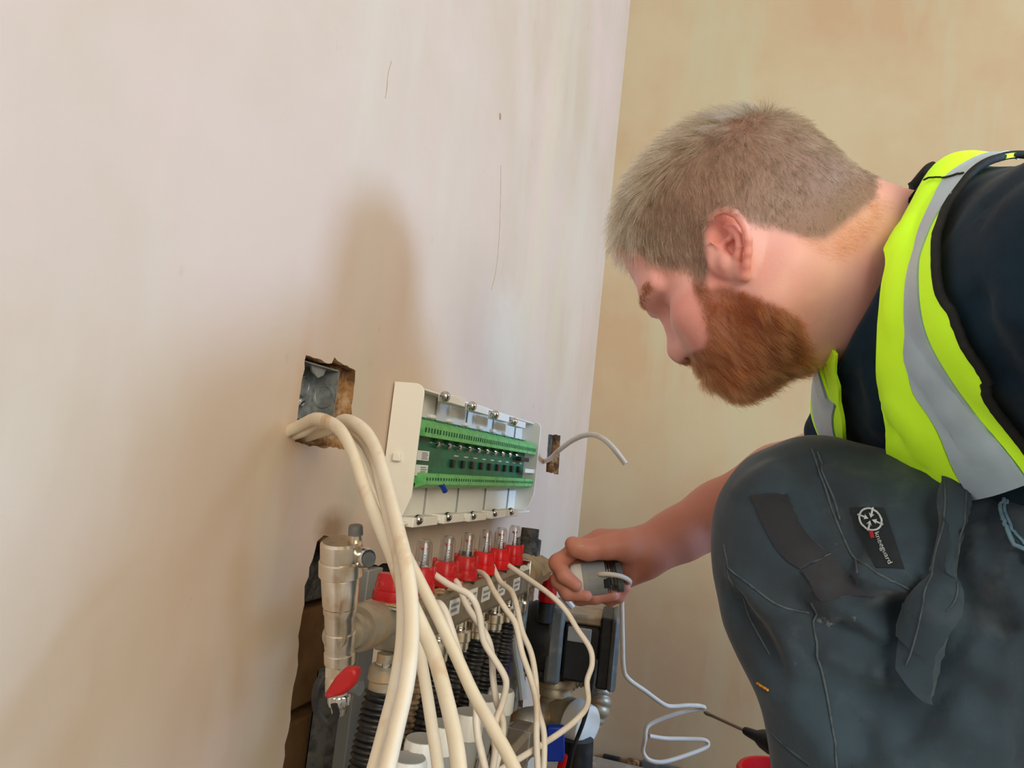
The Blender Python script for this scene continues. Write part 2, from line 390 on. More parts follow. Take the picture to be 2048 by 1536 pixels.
MB().prism([((bx0+bx1)/2-.008, byf+.004, bz1), ((bx0+bx1)/2+.016, byf+.004, bz1), ((bx0+bx1)/2+.013, byf+.004, bz1-.006), ((bx0+bx1)/2+.005, byf+.004, bz1-.0095), ((bx0+bx1)/2-.004, byf+.004, bz1-.006)], (0, 1, 0), .0015).build('fixing_lug', M_galv, r0, smooth=False)
# plaster packing round the box, broken and recessed
tag(MB().span((bx1+.002, .010, bz0-.05), (bx1+.03, .05, bz1+.02)).span((bx0-.02, .048, bz0-.05), (bx1+.03, .06, bz1+.03)).span((bx0-.02, .02, bz0-.05), (bx1+.02, .05, bz0-.018)).build('wall_packing', M_raw, smooth=False), kind='structure')
mb = MB()
rg = random.Random(8)
for k in range(46):
    x = rg.uniform(bx0-.004, bx1+.016); z = bz0-rg.uniform(.022, .042); y = rg.uniform(.004, .02)
    mb.ball((x, y, z), rg.uniform(.002, .005), 6, 4, sc=(1, .8, rg.uniform(.5, 1)))
tag(mb.build('plaster_crumbs', M_raw, smooth=False), 'brown plaster crumbs in the bottom of the back box hole', 'rubble', kind='stuff')
# second small hole: back of it
tag(MB().span((pz(1090, 900)[0]-.02, .026, .52), (pz(1121, 900)[0]+.02, .06, .68)).build('wall_packing', M_raw, smooth=False), kind='structure')
tag(MB().span((pz(1097, 870)[0], .004, pz(1095, 910)[1]-.01), (pz(1110, 870)[0], .028, pz(1110, 868)[1])).build('wall_packing', M_block, smooth=False), kind='structure')

# ------------------------------------------------------------------ control box
YF = -.035; bL, bR, bT, bB = .662, 1.100, .647, .513
rc = empty('control_box', ((bL+bR)/2, -.01, bB), 'open white plastic wiring box with a green circuit board, fixed on the wall', 'control box')
mb = MB()
mb.span((bL, -.006, bB), (bR, -.002, bT))
mb.build('back_plate', M_boxwhite, rc, bevel=.0008)
def cheek(x, t, dz=0):
    P = []
    for k in range(6):
        a = pi/2*k/5; P.append((x, YF+.010-.010*sin(a), bT+.002-.010+.010*cos(a)))
    P = [(x, -.002, bT+.002)]+P+[(x, YF, bB+.026), (x, YF+.006, bB+.008), (x, YF+.014, bB-.002), (x, -.002, bB-.002)]
    return P
MB().prism(cheek(bL-.002, 0), (1, 0, 0), .0025).build('side_panel', M_boxwhite, rc, bevel=.0005)
MB().prism(cheek(bR-.001, 0), (1, 0, 0), .0025).build('side_panel', M_boxwhite, rc, bevel=.0005)
MB().span((bL, YF+.012, bT-.002), (bR, -.002, bT)).build('top_panel', M_boxwhite, rc, bevel=.0005)
MB().span((bL, YF+.004, bB-.002), (bR, -.002, bB+.0005)).build('bottom_panel', M_boxwhite, rc, bevel=.0005)
MB().span((bR-.05, YF+.003, .570), (bR-.001, YF+.0055, .576)).build('bridge_strip', M_boxwhite, rc, bevel=.0005)
for x, y0 in [(879, 0), (942, 0), (995, 0), (1040, 0)]:
    X = onY(x, 830, -.012)[0]
    MB().span((X-.0005, -.008, bB+.001), (X+.0005, -.0058, bT-.003)).build('rib', M_grey, rc, smooth=False)
MB().box((bL-.004, -.016, .575), (.006, .008, .008)).build('latch_nib', M_boxwhite, rc, bevel=.001)
for (x, y, w) in [(912, 801, .062), (962, 819, .062), (1005, 835, .062), (1040, 848, .06)]:
    p = onY(x, y, YF); o = MB().span((p[0]-w*.36, YF-.001, p[2]-.0045), (p[0]+w*.42, YF+.012, p[2]+.0045)).build('clip_lug', M_boxwhite, rc, bevel=.0008)
    MB().ball((p[0]-w*.46, YF+.001, p[2]+.001), .0058, 14, 8).build('screw', M_chrome, o)
for (x, y, w) in [(836, 1041, .062), (895, 1035, .062), (945, 1032, .062), (988, 1027, .062), (1021, 1024, .045)]:
    p = onY(x, y, YF); o = MB().span((p[0]-w*.2, YF-.001, p[2]-.0065), (p[0]+w*.78, YF+.014, p[2]+.003)).build('clip_lug', M_boxwhite, rc, bevel=.0008)
    MB().ball((p[0]-.002, YF-.001, p[2]+.001), .0052, 14, 8).build('screw', M_chrome, o)
YP = -.018
zt, zb = .6185, .5475
pL, pR = bL+.004, onY(1050, 905, YP)[0]
pcb = MB().span((pL, YP, zb), (pR, YP+.0018, zt)).build('circuit_board', M_pcb, rc, smooth=False)
for k, (z0, z1, sgn) in enumerate([(zt-.020, zt-.007, 1), (zb+.003, zb+.014, -1)]):
    n = 9; a0 = pL+.012 if k == 0 else pL+.03; w = (pR+.012-a0)/n
    for i in range(n):
        xa = a0+i*w
        o = MB()
        o.span((xa, YP-.014, z0), (xa+w*.97, YP, z1), 0)
        o.prism([(xa, YP-.014, z1 if sgn > 0 else z0), (xa, YP-.003, z1 if sgn > 0 else z0), (xa, YP-.003, (z1+.006) if sgn > 0 else z0-.005)], (1, 0, 0), w*.97, 0)
        m = 6
        for j in range(m):
            xs = xa+w*.97*(j+.5)/m
            o.span((xs-w*.035, YP-.0144, z0+.004), (xs+w*.035, YP-.0138, z1-.004), 1)
        o.build('terminal_block', [M_term, M_slot], rc, smooth=False)
tb = MB()
for k in range(11):
    xa = pL+.02+k*.034
    tb.span((xa, YP-.007, zt-.006), (xa+.026, YP, zt-.001))
tb.build('terminal_rail', M_pcb, rc, smooth=False)
for k in range(6):
    MB().span((pL+.04+k*.05, YP-.008, zt), (pL+.052+k*.05, YP-.002, zt+.004)).build('jumper_post', M_white, rc, bevel=.0008)
for k in range(10):
    X = onY(866+k*0, 915, YP)[0]+k*.0325
    MB().lathe((X, YP, .5935), (0, -1, 0), [(0, .0055), (.004, .005), (.006, .003), (.0065, .0003)], 14, cap=False).build('relay_stud', M_chrome, rc)
for k in range(9):
    X = onY(898, 942, YP)[0]+k*.0325
    MB().span((X, YP-.004, .569), (X+.007, YP, .578)).build('chip', M_blackp, rc, bevel=.0005)
    MB().span((X+.010, YP-.0006, .582), (X+.022, YP, .5832)).build('board_print', M_sticker, rc, smooth=False)
mb = MB()
MB().span((onY(1040, 925, -.03)[0], -.032, .586), (onY(1050, 925, -.03)[0]+.014, -.022, .592)).build('plug', M_blackp, rc, bevel=.001)
for (x0, y0, x1, y1) in [(834, 900, 857, 922), (833, 929, 854, 952)]:
    a = onY(x0, y0, YP-.004); b = onY(x1, y1, YP-.004)
    o = MB().span((bL+.002, YP-.004, b[2]), (b[0], YP-.0035, a[2])).build('sticker', M_sticker, rc, smooth=False)
    q = MB()
    for r_ in range(4):
        z = b[2]+(a[2]-b[2])*(.18+.2*r_)
        for (u0, u1) in ((.22, .34), (.6, .92)):
            q.span((bL+.012+(b[0]-bL-.012)*u0, YP-.0044, z-.0005), (bL+.012+(b[0]-bL-.012)*u1-.002*(r_ % 2), YP-.004, z+.0006))
    q.build('print', M_ink, o, smooth=False)
MB().span((bL+.004, YP-.010, .604), (bL+.022, YP, .614)).build('fuse_holder', M_grey, rc, bevel=.0006)
p = onY(885, 975, YP-.012)
MB().tube(catmull([p+V(-.008, .004, .006), p+V(-.002, 0, .002), p+V(.004, -.002, -.004)], 5), .0032, 8).build('blue_wire_end', M_blue, rc)

# ------------------------------------------------------------------ cables
def cable(name, pts, r, m, label, flat=None, group=None, ref=None, seg=12, n=8, cat='cable'):
    K = [dep(*p) if len(p) == 3 else np.array(p[1]) for p in pts]
    if len(pts[-1]) == 3 and pts[-1][1] > 1540:                    # below the frame the cable drops on to the floor
        e_ = K[-1]; dx = .05 if name == 'flat_cable' else .02
        g_ = e_+(K[-1]-K[-2])*V(.9, .6, 1.1); K += [g_, g_+V(dx*.2, -.006, -.10), V(g_[0]+dx*.6, g_[1]-.015, .07), V(g_[0]+dx+.02, g_[1]-.03, .012), V(g_[0]+dx+.09, g_[1]-.06, .008)]
    P = catmull(K, n)
    o = MB().tube(P, r, seg, flat=flat, ref=ref).build(name, m, angle=80)
    return top(o, label, cat, group or ('thick white cables from the back box' if name == 'flat_cable' else None))
REF = V(.85, -.45, .1)
FL = (.0048, .0032)
cable('flat_cable', [('w', (.508, .03, .575)), (600, 851, .565), (634, 838, .53), (676, 856, .49), (705, 905, .46), (732, 985, .43), (763, 1060, .405), (782, 1105, .39), (806, 1170, .375), (840, 1245, .37), (868, 1310, .36), (893, 1400, .345), (912, 1490, .33), (920, 1580, .32)], .006, M_cable, 'flat white cable arching lowest out of the back box hole, dusty orange on its bend', flat=FL, group=None, ref=REF)
cable('flat_cable', [('w', (.525, .03, .578)), (606, 866, .57), (640, 848, .55), (682, 862, .53), (712, 905, .505), (742, 985, .47), (772, 1070, .44), (793, 1130, .42), (812, 1200, .405), (832, 1270, .40), (846, 1340, .39), (862, 1440, .375), (878, 1560, .36)], .0055, M_cable, 'white cable hanging just behind the two widest flat cables', flat=(.0034, .003), ref=REF)
cable('flat_cable', [('w', (.548, .03, .58)), (655, 858, .555), (688, 842, .52), (722, 856, .48), (750, 895, .45), (775, 975, .41), (796, 1060, .375), (812, 1130, .355), (822, 1210, .34), (822, 1290, .325), (812, 1370, .31), (794, 1450, .295), (768, 1560, .275)], .006, M_cable, 'wide flat white cable arching from the back box and hanging nearest the viewer', flat=(.0050, .0032), ref=REF)
cable('flat_cable', [('w', (.553, .03, .588)), (668, 862, .56), (700, 856, .53), (738, 892, .475), (762, 975, .43), (784, 1062, .395), (800, 1130, .374), (806, 1210, .355), (804, 1290, .338), (790, 1375, .322), (770, 1455, .305), (742, 1560, .285)], .006, M_cable, 'flat white cable running side by side with the nearest wide one and curving left', flat=(.0040, .003), ref=REF)
cable('flat_cable', [('w', (.558, .03, .596)), (690, 868, .565), (722, 880, .525), (752, 935, .49), (780, 1020, .46), (808, 1100, .44), (838, 1160, .43), (876, 1235, .42), (915, 1318, .41), (948, 1390, .40), (985, 1455, .385), (1032, 1545, .37)], .0055, M_cable, 'white cable sweeping farthest right to the frame foot in front of the white caps', flat=(.0042, .003), ref=REF)
WG = 'thin round white actuator cables'
def wire(pts, label, r=.0027): return cable('thin_cable', pts, r, M_wire, label, seg=10, n=7, group=WG)
wire([(825, 1128, .60), (846, 1134, .60), (896, 1168, .58), (940, 1191, .57), (958, 1228, .57), (967, 1280, .57), (988, 1317, .57), (1008, 1350, .57), (1012, 1373, .57), (1003, 1412, .57), (993, 1438, .565), (988, 1475, .56), (990, 1505, .56), (982, 1560, .56)], 'thin white cable leaving the leftmost red cap and bulging right before the rearmost white cap')
wire([(868, 1150, .66), (886, 1153, .645), (913, 1164, .63), (930, 1205, .61), (953, 1242, .6), (973, 1272, .585), (983, 1306, .585), (986, 1356, .585), (993, 1403, .58), (1003, 1430, .58), (1006, 1458, .575), (1000, 1500, .57), (984, 1560, .565)], 'thin white cable from the third red cap, twisting once around its neighbour')
wire([(868, 1206, .56), (880, 1208, .55), (891, 1224, .545), (903, 1258, .54), (925, 1330, .535), (950, 1400, .53), (953, 1447, .525), (957, 1480, .52), (963, 1505, .515), (974, 1560, .51)], 'thin white cable mostly hidden behind the rightmost thick cable')
wire([(936, 1148, .73), (955, 1144, .71), (972, 1153, .69), (987, 1181, .67), (1011, 1218, .655), (1031, 1248, .645), (1044, 1306, .635), (1061, 1356, .63), (1073, 1406, .62), (1073, 1474, .61), (1076, 1560, .6)], 'thin white cable from behind the fourth red cap, hanging left of a crossing pair')
wire([(980, 1118, .76), (986, 1134, .74), (1001, 1164, .72), (1022, 1182, .7), (1034, 1215, .68), (1044, 1262, .665), (1062, 1306, .655), (1071, 1356, .645), (1075, 1415, .635), (1088, 1470, .625), (1086, 1560, .61)], 'thin white cable from between the fourth and fifth red caps, crossing to the right')
wire([(1006, 1122, .79), (1020, 1133, .77), (1051, 1154, .75), (1102, 1191, .72), (1132, 1222, .71), (1155, 1259, .70), (1180, 1297, .69), (1184, 1329, .685), (1174, 1363, .68), (1176, 1404, .675), (1160, 1432, .66), (1118, 1467, .64), (1034, 1520, .6), (985, 1550, .58)], 'thin white cable looping widest to the right past the black pump')
cable('thin_cable', [('w', (1.30, .02, .59)), (1096, 920, 1.29), (1120, 899, 1.24), (1150, 878, 1.19), (1180, 869, 1.15), (1205, 877, 1.12), (1228, 898, 1.10), (1251, 928, 1.09)], .0042, M_wire, 'short stub of grey white cable arching out of the small hole in the wall', seg=12)

# ------------------------------------------------------------------ upper manifold with flow meters
YM = -.10
rm = empty('flow_manifold', (.65, YM, .40), 'dusty steel heating manifold with red capped glass flow meters, wall mounted', 'manifold')
barA, barB = .508, .822; zc = .453
mb = MB()
sect = [(-.009, -.018), (.009, -.018), (.0125, -.014), (.0125, .011), (.008, .0165), (-.008, .0165), (-.0125, .011), (-.0125, -.014)]
mb.prism([(barA, YM+a, zc+b) for a, b in sect], (1, 0, 0), barB-barA)
mb.build('bar', M_steelbar, rm, bevel=.001)
mb = MB(); rg = random.Random(3)
for k in range(80):
    mb.ball((rg.uniform(barA, barB), YM+rg.uniform(-.010, .012), zc+.0165), rg.uniform(.0015, .005), 6, 4, sc=(1.4, 1, .35))
tag(mb.build('dust', M_dust, rm, smooth=False), kind='stuff')
meters = [.503, .552, .602, .652, .702, .750, .799]
for i, X in enumerate(meters):
    X += .004; lx = .10
    ax = unit(V(.06, .02, 1)); base = V(X, YM, zc+.013)
    fm = MB().lathe(base, ax, [(0, .010), (.006, .010), (.006, .008), (.012, .008)], 16).build('flow_meter', M_blackp, rm)
    big = 1.22 if i == 0 else 1.0
    MB().lathe(base+ax*.007, ax, [(-.003, .0112*big), (-.001, .0120*big), (.006, .0118*big), (.0065, .0108*big), (.008, .0110*big), (.0165, .0102*big), (.018, .0092*big), (.018, .006)], 36, lobes=(6, .04, -.004, .019)).build('cap', M_red if i < 4 else M_redclean, fm)
    if i == 0: continue
    t0 = .019; L = .028
    MB().lathe(base+ax*t0, ax, [(-.004, .0070), (0, .0072), (L-.004, .0064), (L-.001, .0054), (L, .0034), (L, .0003)], 18, cap=False).build('glass_tube', M_clear, fm)
    MB().lathe(base+ax*(t0-.004), ax, [(0, .0009), (L*.82, .0009), (L*.82, .0022), (L*.86, .0022), (L*.86, .0003)], 10, cap=False).lathe(base+ax*(t0+L*.1), ax, [(0, .0022), (L*.28, .0016), (L*.28, .0003)], 10, cap=False).build('float_spindle', M_dgrey, fm)
    MB().lathe(base+ax*(t0+L*.72), ax, [(0, .0030), (.0012, .0030)], 12).build('red_ring', M_red, fm)
    sc_ = MB()
    for j in range(7): sc_.box(base+ax*(t0+L*(.1+.08*j))+V(-.0058, -.003, 0), (.0008, .003, .0007))
    sc_.build('scale_marks', M_ink, fm, smooth=False)
    for sgn in (-1, 1):
        MB().box(base+ax*.022+V(0, .0105*sgn, 0), (.004, .003, .010)).build('grip_tab', M_red if i < 4 else M_redclean, fm, bevel=.0008)
for (x, y) in [(909, 1214), (945, 1193), (972, 1187), (1003, 1178), (1033, 1169)]:
    p = onY(x, y, YM-.0128); w, hh = .0115, .0068
    st = MB().span((p[0]-w, YM-.0132, p[2]-hh), (p[0]+w, YM-.0126, p[2]+hh)).build('sticker', M_sticker, rm, smooth=False)
    q = MB()
    for r_ in range(2): q.span((p[0]-w*.8, YM-.0136, p[2]+.001-r_*.0045), (p[0]+w*(.7-.3*r_), YM-.0131, p[2]+.0034-r_*.0045))
    q.build('print', M_ink, st, smooth=False)
# brackets
mb = MB(); mb.span((.512, YM-.020, zc-.075), (.514, YM+.012, zc+.018)).span((.488, YM-.020, zc+.0165), (.514, YM+.014, zc+.0182)); mb.build('bracket', M_chrome, rm, bevel=.0004)
tag(MB().span((.489, YM-.017, zc+.0183), (.513, YM+.012, zc+.0198)).build('bracket_dust', M_dust, rm, bevel=.001), kind='stuff')
for z in (zc+.004, zc-.030): MB().cyl((.514, YM-.020, z), (.526, YM-.020, z), .0048, seg=12).build('bolt', M_steelbar, rm)
mb = MB(); mb.span((barB-.004, YM-.018, zc-.035), (barB-.001, YM+.07, zc+.022)); mb.build('bracket', M_chrome, rm, bevel=.0004)
# left nut and short arm
nutc = V(.470, YM, .446)
MB().lathe((.430, YM, .460), (1, 0, 0), [(0, .0085), (.018, .0085), (.018, .0115), (.023, .0122), (.024, .0108), (.028, .0108), (.028, .0150), (.032, .0158), (.050, .0158), (.056, .0135), (.078, .0125)], 28).build('union_nut', M_dustnick, rm)
# right end fitting
MB().lathe((barB, YM, zc+.004), (1, 0, 0), [(0, .016), (.01, .016), (.01, .021), (.034, .021), (.036, .017), (.05, .017)], 24).build('end_fitting', M_dustnick, rm)
MB().lathe((barB+.05, YM, zc), (1, 0, 0), [(0, .02), (.02, .02), (.03, .017), (.06, .017)], 8).build('end_union', M_dustnick, rm)
for (x, y) in [(1055, 1106)]:
    p = onY(x, y, -.05)
    MB().lathe((p[0], -.05, p[2]-.01), (.05, 0, 1), [(0, .018), (.03, .018), (.032, .013), (.045, .013)], 16).build('end_plug', M_block, rm)
# air vent and drain valve on the left
va = V(.4235, YM, .5205); vb = V(.4485, YM, .413); vd = unit(va-vb); VL = np.linalg.norm(va-vb)
rv = empty('air_vent_valve', tuple(vb), 'nickel plated air vent and drain valve column with a red lever beside the hole edge', 'valve')
def seg_(t): return vb+vd*VL*t
def ring(name, prof, m=M_nickel, seg=28, x0=None):
    return MB().lathe(vb, vd, [(t*VL, r) for t, r in prof], seg, x0=x0).build(name, m, rv, angle=30)
ring('vent_top', [(.885, .0126), (.90, .0131), (.985, .0131), (1.0, .0116), (1.0, .0003)])
ring('vent_collar', [(.795, .0132), (.80, .0139), (.880, .0139), (.886, .0131)])
ring('vent_body', [(.61, .0106), (.615, .0113), (.785, .0124), (.797, .0118)], seg=12)
ring('neck', [(.46, .0092), (.475, .0098), (.56, .0100), (.575, .0108), (.61, .0108)])
ring('lower_body', [(.265, .0092), (.27, .0098), (.33, .0100), (.335, .0092), (.35, .0092), (.36, .0098), (.455, .0099), (.46, .0094)])
ring('hexagon', [(.20, .0100), (.265, .0100)], seg=6)
ring('drain_stub', [(.09, .0075), (.10, .0090), (.185, .0090), (.20, .0082)])
cap_ = ring('drain_cap', [(-.055, .0030), (-.045, .0046), (.0, .0056), (.005, .0062), (.09, .0062)], M_chrome, 28)
MB().lathe(vb+vd*.0008, vd, [(0, .0062), (.001, .0070), (.0066, .0070), (.0076, .0064)], 40, lobes=(12, .06, 0, .008)).build('knurl', M_chrome, cap_)
pt = dep(650, 1395, .44)
MB().tube(catmull([dep(645, 1352, .436), dep(633, 1375, .434), dep(630, 1405, .434), dep(637, 1432, .434), dep(655, 1445, .434), dep(672, 1430, .433), dep(668, 1408, .432)], 6), .002, 10, flat=(.0024, .0011), ref=V(1, 0, 0)).build('cap_strap', M_blackp, rv)
tp = va+V(.0075, -.006, 0)
ps = MB().lathe(tp-vd*.004, vd, [(0, .0050), (.004, .0044), (.0095, .0040)], 16).build('vent_spout', M_nickel, rv)
MB().lathe(tp+vd*.0045, vd, [(0, .0048), (.005, .0046), (.006, .004)], 18).build('spout_cap', M_dgrey, ps)
sp_ = seg_(.91)+V(-.001, -.0125, 0)+CR*.0035
MB().lathe(sp_+V(.004, .004, 0), unit(V(-.45, -.9, .1)), [(0, .0068), (.007, .0062), (.0085, .0055), (.0085, .0003)], 18).build('vent_screw', M_chrome, rv)
MB().lathe(sp_+V(.0005, -.0035, 0), unit(V(-.45, -.9, .1)), [(0, .0046), (.0012, .0044), (.0012, .0003)], 18).build('screw_face', M_dgrey, rv)
hc = seg_(.14)+V(-.001, -.012, 0)
MB().cyl(seg_(.14), hc+V(0, -.004, 0), .0048, seg=14).build('valve_stem', M_dgrey, rv)
lv = dep(676, 1361, .423); le = dep(726, 1350, .418)
e = unit(le-lv); upv = unit(V(-.1, -.2, 1)); 
mb = MB(); P = [lv-e*.004+upv*-.006, lv+e*.000+upv*-.0085, lv+e*.010-upv*.0082, lv+e*.0155-upv*.004, lv+e*.016+upv*.002, lv+e*.0135+upv*.007, lv+e*.006+upv*.0085, lv+e*.001+upv*.004]
mb.prism([p for p in P], unit(np.cross(e, upv)), .0075); mb.build('lever', M_red, rv, bevel=.0018)
MB().box(lv+e*.005+upv*.0015-unit(np.cross(e, upv))*.001, (.012, .002, .005), ax=(e, np.cross(e, upv), upv)).build('lever_rib', M_red, rv, bevel=.001)

# corrugated conduits hanging under the manifold
CG = 'black corrugated heating pipes'
ordn = ['first', 'second', 'third', 'fourth', 'fifth', 'sixth', 'seventh']
for i, X in enumerate(meters):
    top_ = V(X+.002, YM-.002, zc-.018)
    nm = empty('corrugated_pipe', tuple(top_-V(0, 0, .40)), '%s black corrugated pipe from the air vent valve, hanging from a nickel union' % ordn[i], 'pipe', CG)
    MB().lathe(top_, (0, 0, -1), [(0, .0062), (.008, .0062), (.008, .0092), (.010, .0108), (.018, .0112), (.019, .0098), (.025, .0098), (.026, .0088), (.030, .0088)], 24).build('union_nut', M_nickel if i else M_dustnick, nm)
    MB().lathe(top_-V(0, 0, .006), (0, 0, -1), [(0, .0068), (.005, .0068)], 18).build('union_ring', M_chrome, nm)
    a = top_-V(0, 0, .027); bpt = V(X-.055, YM+.040+.01*(i % 2), 0.0)
    n = 430; L = np.linalg.norm(bpt-a); per = .0042
    cur = catmull([a, a+(bpt-a)*.35+V(-.004+.003*(i % 3), -.008, 0), a+(bpt-a)*.7+V(.003, .002, 0), bpt], 110)
    ss = np.concatenate([[0], np.cumsum(np.linalg.norm(np.diff(cur, axis=0), axis=1))])
    rad = np.where((ss/per) % 1 < .55, 1.0, .84)
    MB().tube(cur, .0118 if i < 3 else .0112, 14, radii=rad).build('sleeve', M_corrdust if i == 1 else M_corr, nm, angle=60)

# steel channel, rails and stray pipes in the recess
rx0 = onY(664, 1470, .02)[0]; top(MB().span((rx0, .0, .0), (rx0+.002, .045, .36)).span((rx0, .043, .0), (rx0+.024, .045, .36)).span((rx0+.022, .0, .0), (rx0+.024, .045, .36)).build('mounting_rail', M_galv, bevel=.0004), 'galvanised steel channel standing upright in the recess behind the valve', 'rail')
sx0 = onY(703, 1340, .0)[0]; top(MB().span((sx0, -.005, .0), (sx0+.03, .008, .465)).build('backing_strip', M_grey, bevel=.001), 'bluish grey upright strip in the recess behind the manifold end', 'strip')
top(MB().tube([dep(1017, 1190, .86), dep(1010, 1345, .88)], .006, 12).build('purple_pipe', M_purple), 'thin purple pipe standing behind the right end of the manifold', 'pipe')
top(MB().tube(catmull([dep(1035, 1190, .87), dep(1030, 1275, .87), dep(1040, 1350, .87), dep(1046, 1400, .86)], 8), .005, 10).build('grey_pipe', M_grey), 'thin grey pipe curving down behind the thin white cables', 'pipe')
p = onX(1055, 1220, .90); top(MB().box((.905, -.085, .37), (.014, .02, .17)).span((.885, -.075, .30), (.893, -.06, .42)).build('steel_upright', M_galv, bevel=.0006), 'steel upright at the right end of the manifold', 'bracket')
top(MB().box((.985, -.035, .355), (.05, .01, .13)).build('white_board', M_white, bevel=.001), 'narrow white board strip standing between manifold and black pump', 'board')

# ------------------------------------------------------------------ lower manifold with white caps
YL = -.145
rl = empty('return_manifold', (.60, YL, .28), 'lower heating manifold carrying a row of white screw caps', 'manifold')
MB().prism([(.42, YL+a, .308+b) for a, b in sect], (1, 0, 0), .34).build('bar', M_steelbar, rl, bevel=.001)
for bx_ in (.47, .73): MB().span((bx_, YL-.014, .285), (bx_+.003, .055, .325)).build('bracket', M_galv, rl, bevel=.0005)
capspx = [(818, 1512), (846, 1474), (890, 1444), (938, 1421), (968, 1394), (1003, 1377)]
for (x, y) in capspx:
    p = onY(x, y, YL); axc = V(0, 0, 1)
    c = MB().lathe(p-axc*.046, axc, [(0, .0078), (.004, .0090), (.026, .0112), (.0265, .0118)], 24).build('valve_cap', M_grey, rl)
    MB().lathe(p-axc*.020, axc, [(0, .0119), (.002, .0122), (.016, .0122), (.019, .0112)], 36, lobes=(9, .028, 0, .017)).build('grip', M_white, c)
    MB().lathe(p-axc*.0012, axc, [(0, .0113), (.0006, .0108), (.0004, .0098), (.0003, .0002)], 24, cap=False).build('top_disc', M_grey, c)
    MB().lathe(p-axc*.054, axc, [(0, .0105), (.008, .0105)], 20).build('base_collar', M_chrome, c)

# ------------------------------------------------------------------ pump group at the right
rp = empty('circulation_pump', (1.01, -.13, .26), 'black and grey circulation pump below the held actuator', 'pump')
dP = V(.15, -.985, 0); dP = unit(dP); sP = unit(V(.985, .15, 0)); uz = V(0, 0, 1)
pc = dep(1142, 1282, .98)
AX = (dP, sP, uz)
MB().lathe(pc-dP*.052, dP, [(-.022, .022), (-.016, .036), (0, .046), (.028, .048)], 26).build('motor_dome', M_blackp, rp)
MB().box(pc-dP*.018, (.020, .094, .094), ax=AX).build('motor_flange', M_dgrey, rp, bevel=.005)
MB().box(pc+dP*.016-uz*.006, (.046, .082, .070), ax=AX).build('terminal_housing', M_blackp, rp, bevel=.004)
MB().box(pc+dP*.0455, (.016, .090, .088), ax=AX).build('front_plate', M_blackp, rp, bevel=.003)
MB().box(pc+dP*.057, (.012, .096, .092), ax=AX).build('front_cover', M_dgrey, rp, bevel=.006)
MB().box(pc+dP*.012+uz*.035, (.07, .07, .012), ax=AX).build('top_cover', M_dustnick, rp, bevel=.003)
MB().box(pc+dP*.012+uz*.018-sP*.042, (.03, .004, .018), ax=AX).build('label_plate', M_grey, rp, bevel=.001)
MB().lathe(pc-dP*.03-uz*.034, -uz, [(0, .028), (.010, .030), (.013, .026), (.017, .026)], 24).build('pump_foot', M_blackp, rp)
rx = empty('mixing_valve', tuple(dep(1112, 1500, .98)), 'pale nickel mixing valve body with a broad white cap under the pump', 'valve')
q0 = dep(1112, 1352, .985)
MB().lathe(q0, -uz, [(0, .024), (.006, .027), (.010, .027), (.011, .022), (.016, .0245), (.022, .0245), (.024, .018), (.045, .019), (.07, .028), (.095, .028)], 26).build('body', M_dustnick, rx)
q1 = dep(1122, 1428, .97)
cdir = unit(dep(1170, 1452, .945)-q1)
MB().lathe(q1, cdir, [(-.01, .022), (.006, .0255), (.018, .0255)], 26).build('body_ring', M_dustnick, rx)
MB().lathe(q1+cdir*.018, cdir, [(0, .027), (.004, .0285), (.024, .0265), (.028, .023), (.030, .018)], 28).build('white_cap', M_white, rx, bevel=.001)
q2 = dep(1040, 1460, .93)
MB().tube(catmull([dep(1105, 1420, .98), dep(1075, 1440, .96), dep(1045, 1450, .95), dep(1030, 1500, .94)], 6), .018, 16).build('elbow', M_dustnick, rx)
MB().lathe(dep(1034, 1500, .90), uz, [(0, .026), (.02, .026), (.026, .02)], 20).build('elbow_nut', M_dustnick, rx)
MB().lathe(dep(1028, 1476, .86), uz, [(-.004, .012), (.006, .012), (.008, .008)], 6).build('brass_plug', M_gold, rx)
MB().lathe(dep(960, 1538, .70), uz, [(-.006, .012), (.006, .012), (.008, .008)], 6).build('brass_plug', M_gold, rx)
bt = dep(1111, 1486, .90)
top(MB().box(bt, (.022, .010, .042), ax=(CR, -FW, CU)).build('blue_tag', M_blue, bevel=.002), 'blue plastic tag in front of the mixing valve', 'tag')
rk = empty('insulated_pipe', tuple(dep(1150, 1560, .93)), 'black insulated stub below the broad white cap', 'pipe')
MB().lathe(dep(1157, 1478, .93), unit(V(0, -.1, -1)), [(0, .019), (.05, .017), (.09, .012)], 20).build('sleeve', M_blackp, rk)
top(MB().tube(catmull([dep(1192, 1320, .9), dep(1186, 1370, .88), dep(1168, 1440, .87), dep(1146, 1500, .87), dep(1135, 1560, .87)], 8), .0024, 8).build('black_lead', M_blackp), 'thin black lead trailing from the pump down across the white cap', 'cable')
top(MB().tube(catmull([dep(1128, 1510, .9), dep(1122, 1536, .9), dep(1112, 1570, .9)], 6), .005, 10).build('red_pipe', M_redclean), 'short red pipe end below the blue tag', 'pipe')
# braided / convoluted hose curving behind the pump
hp = catmull([dep(1118, 1372, 1.03), dep(1146, 1352, 1.04), dep(1178, 1352, 1.04), dep(1197, 1378, 1.03), dep(1196, 1412, 1.02), dep(1180, 1440, 1.02)], 22)
ss = np.concatenate([[0], np.cumsum(np.linalg.norm(np.diff(hp, axis=0), axis=1))])
top(MB().tube(hp, .0175, 18, radii=1-.15*(np.abs((ss/.010) % 1-.5)*2)**2).build('metal_hose', M_dustnick, angle=70), 'shiny ribbed metal hose bending behind the white cap', 'hose')
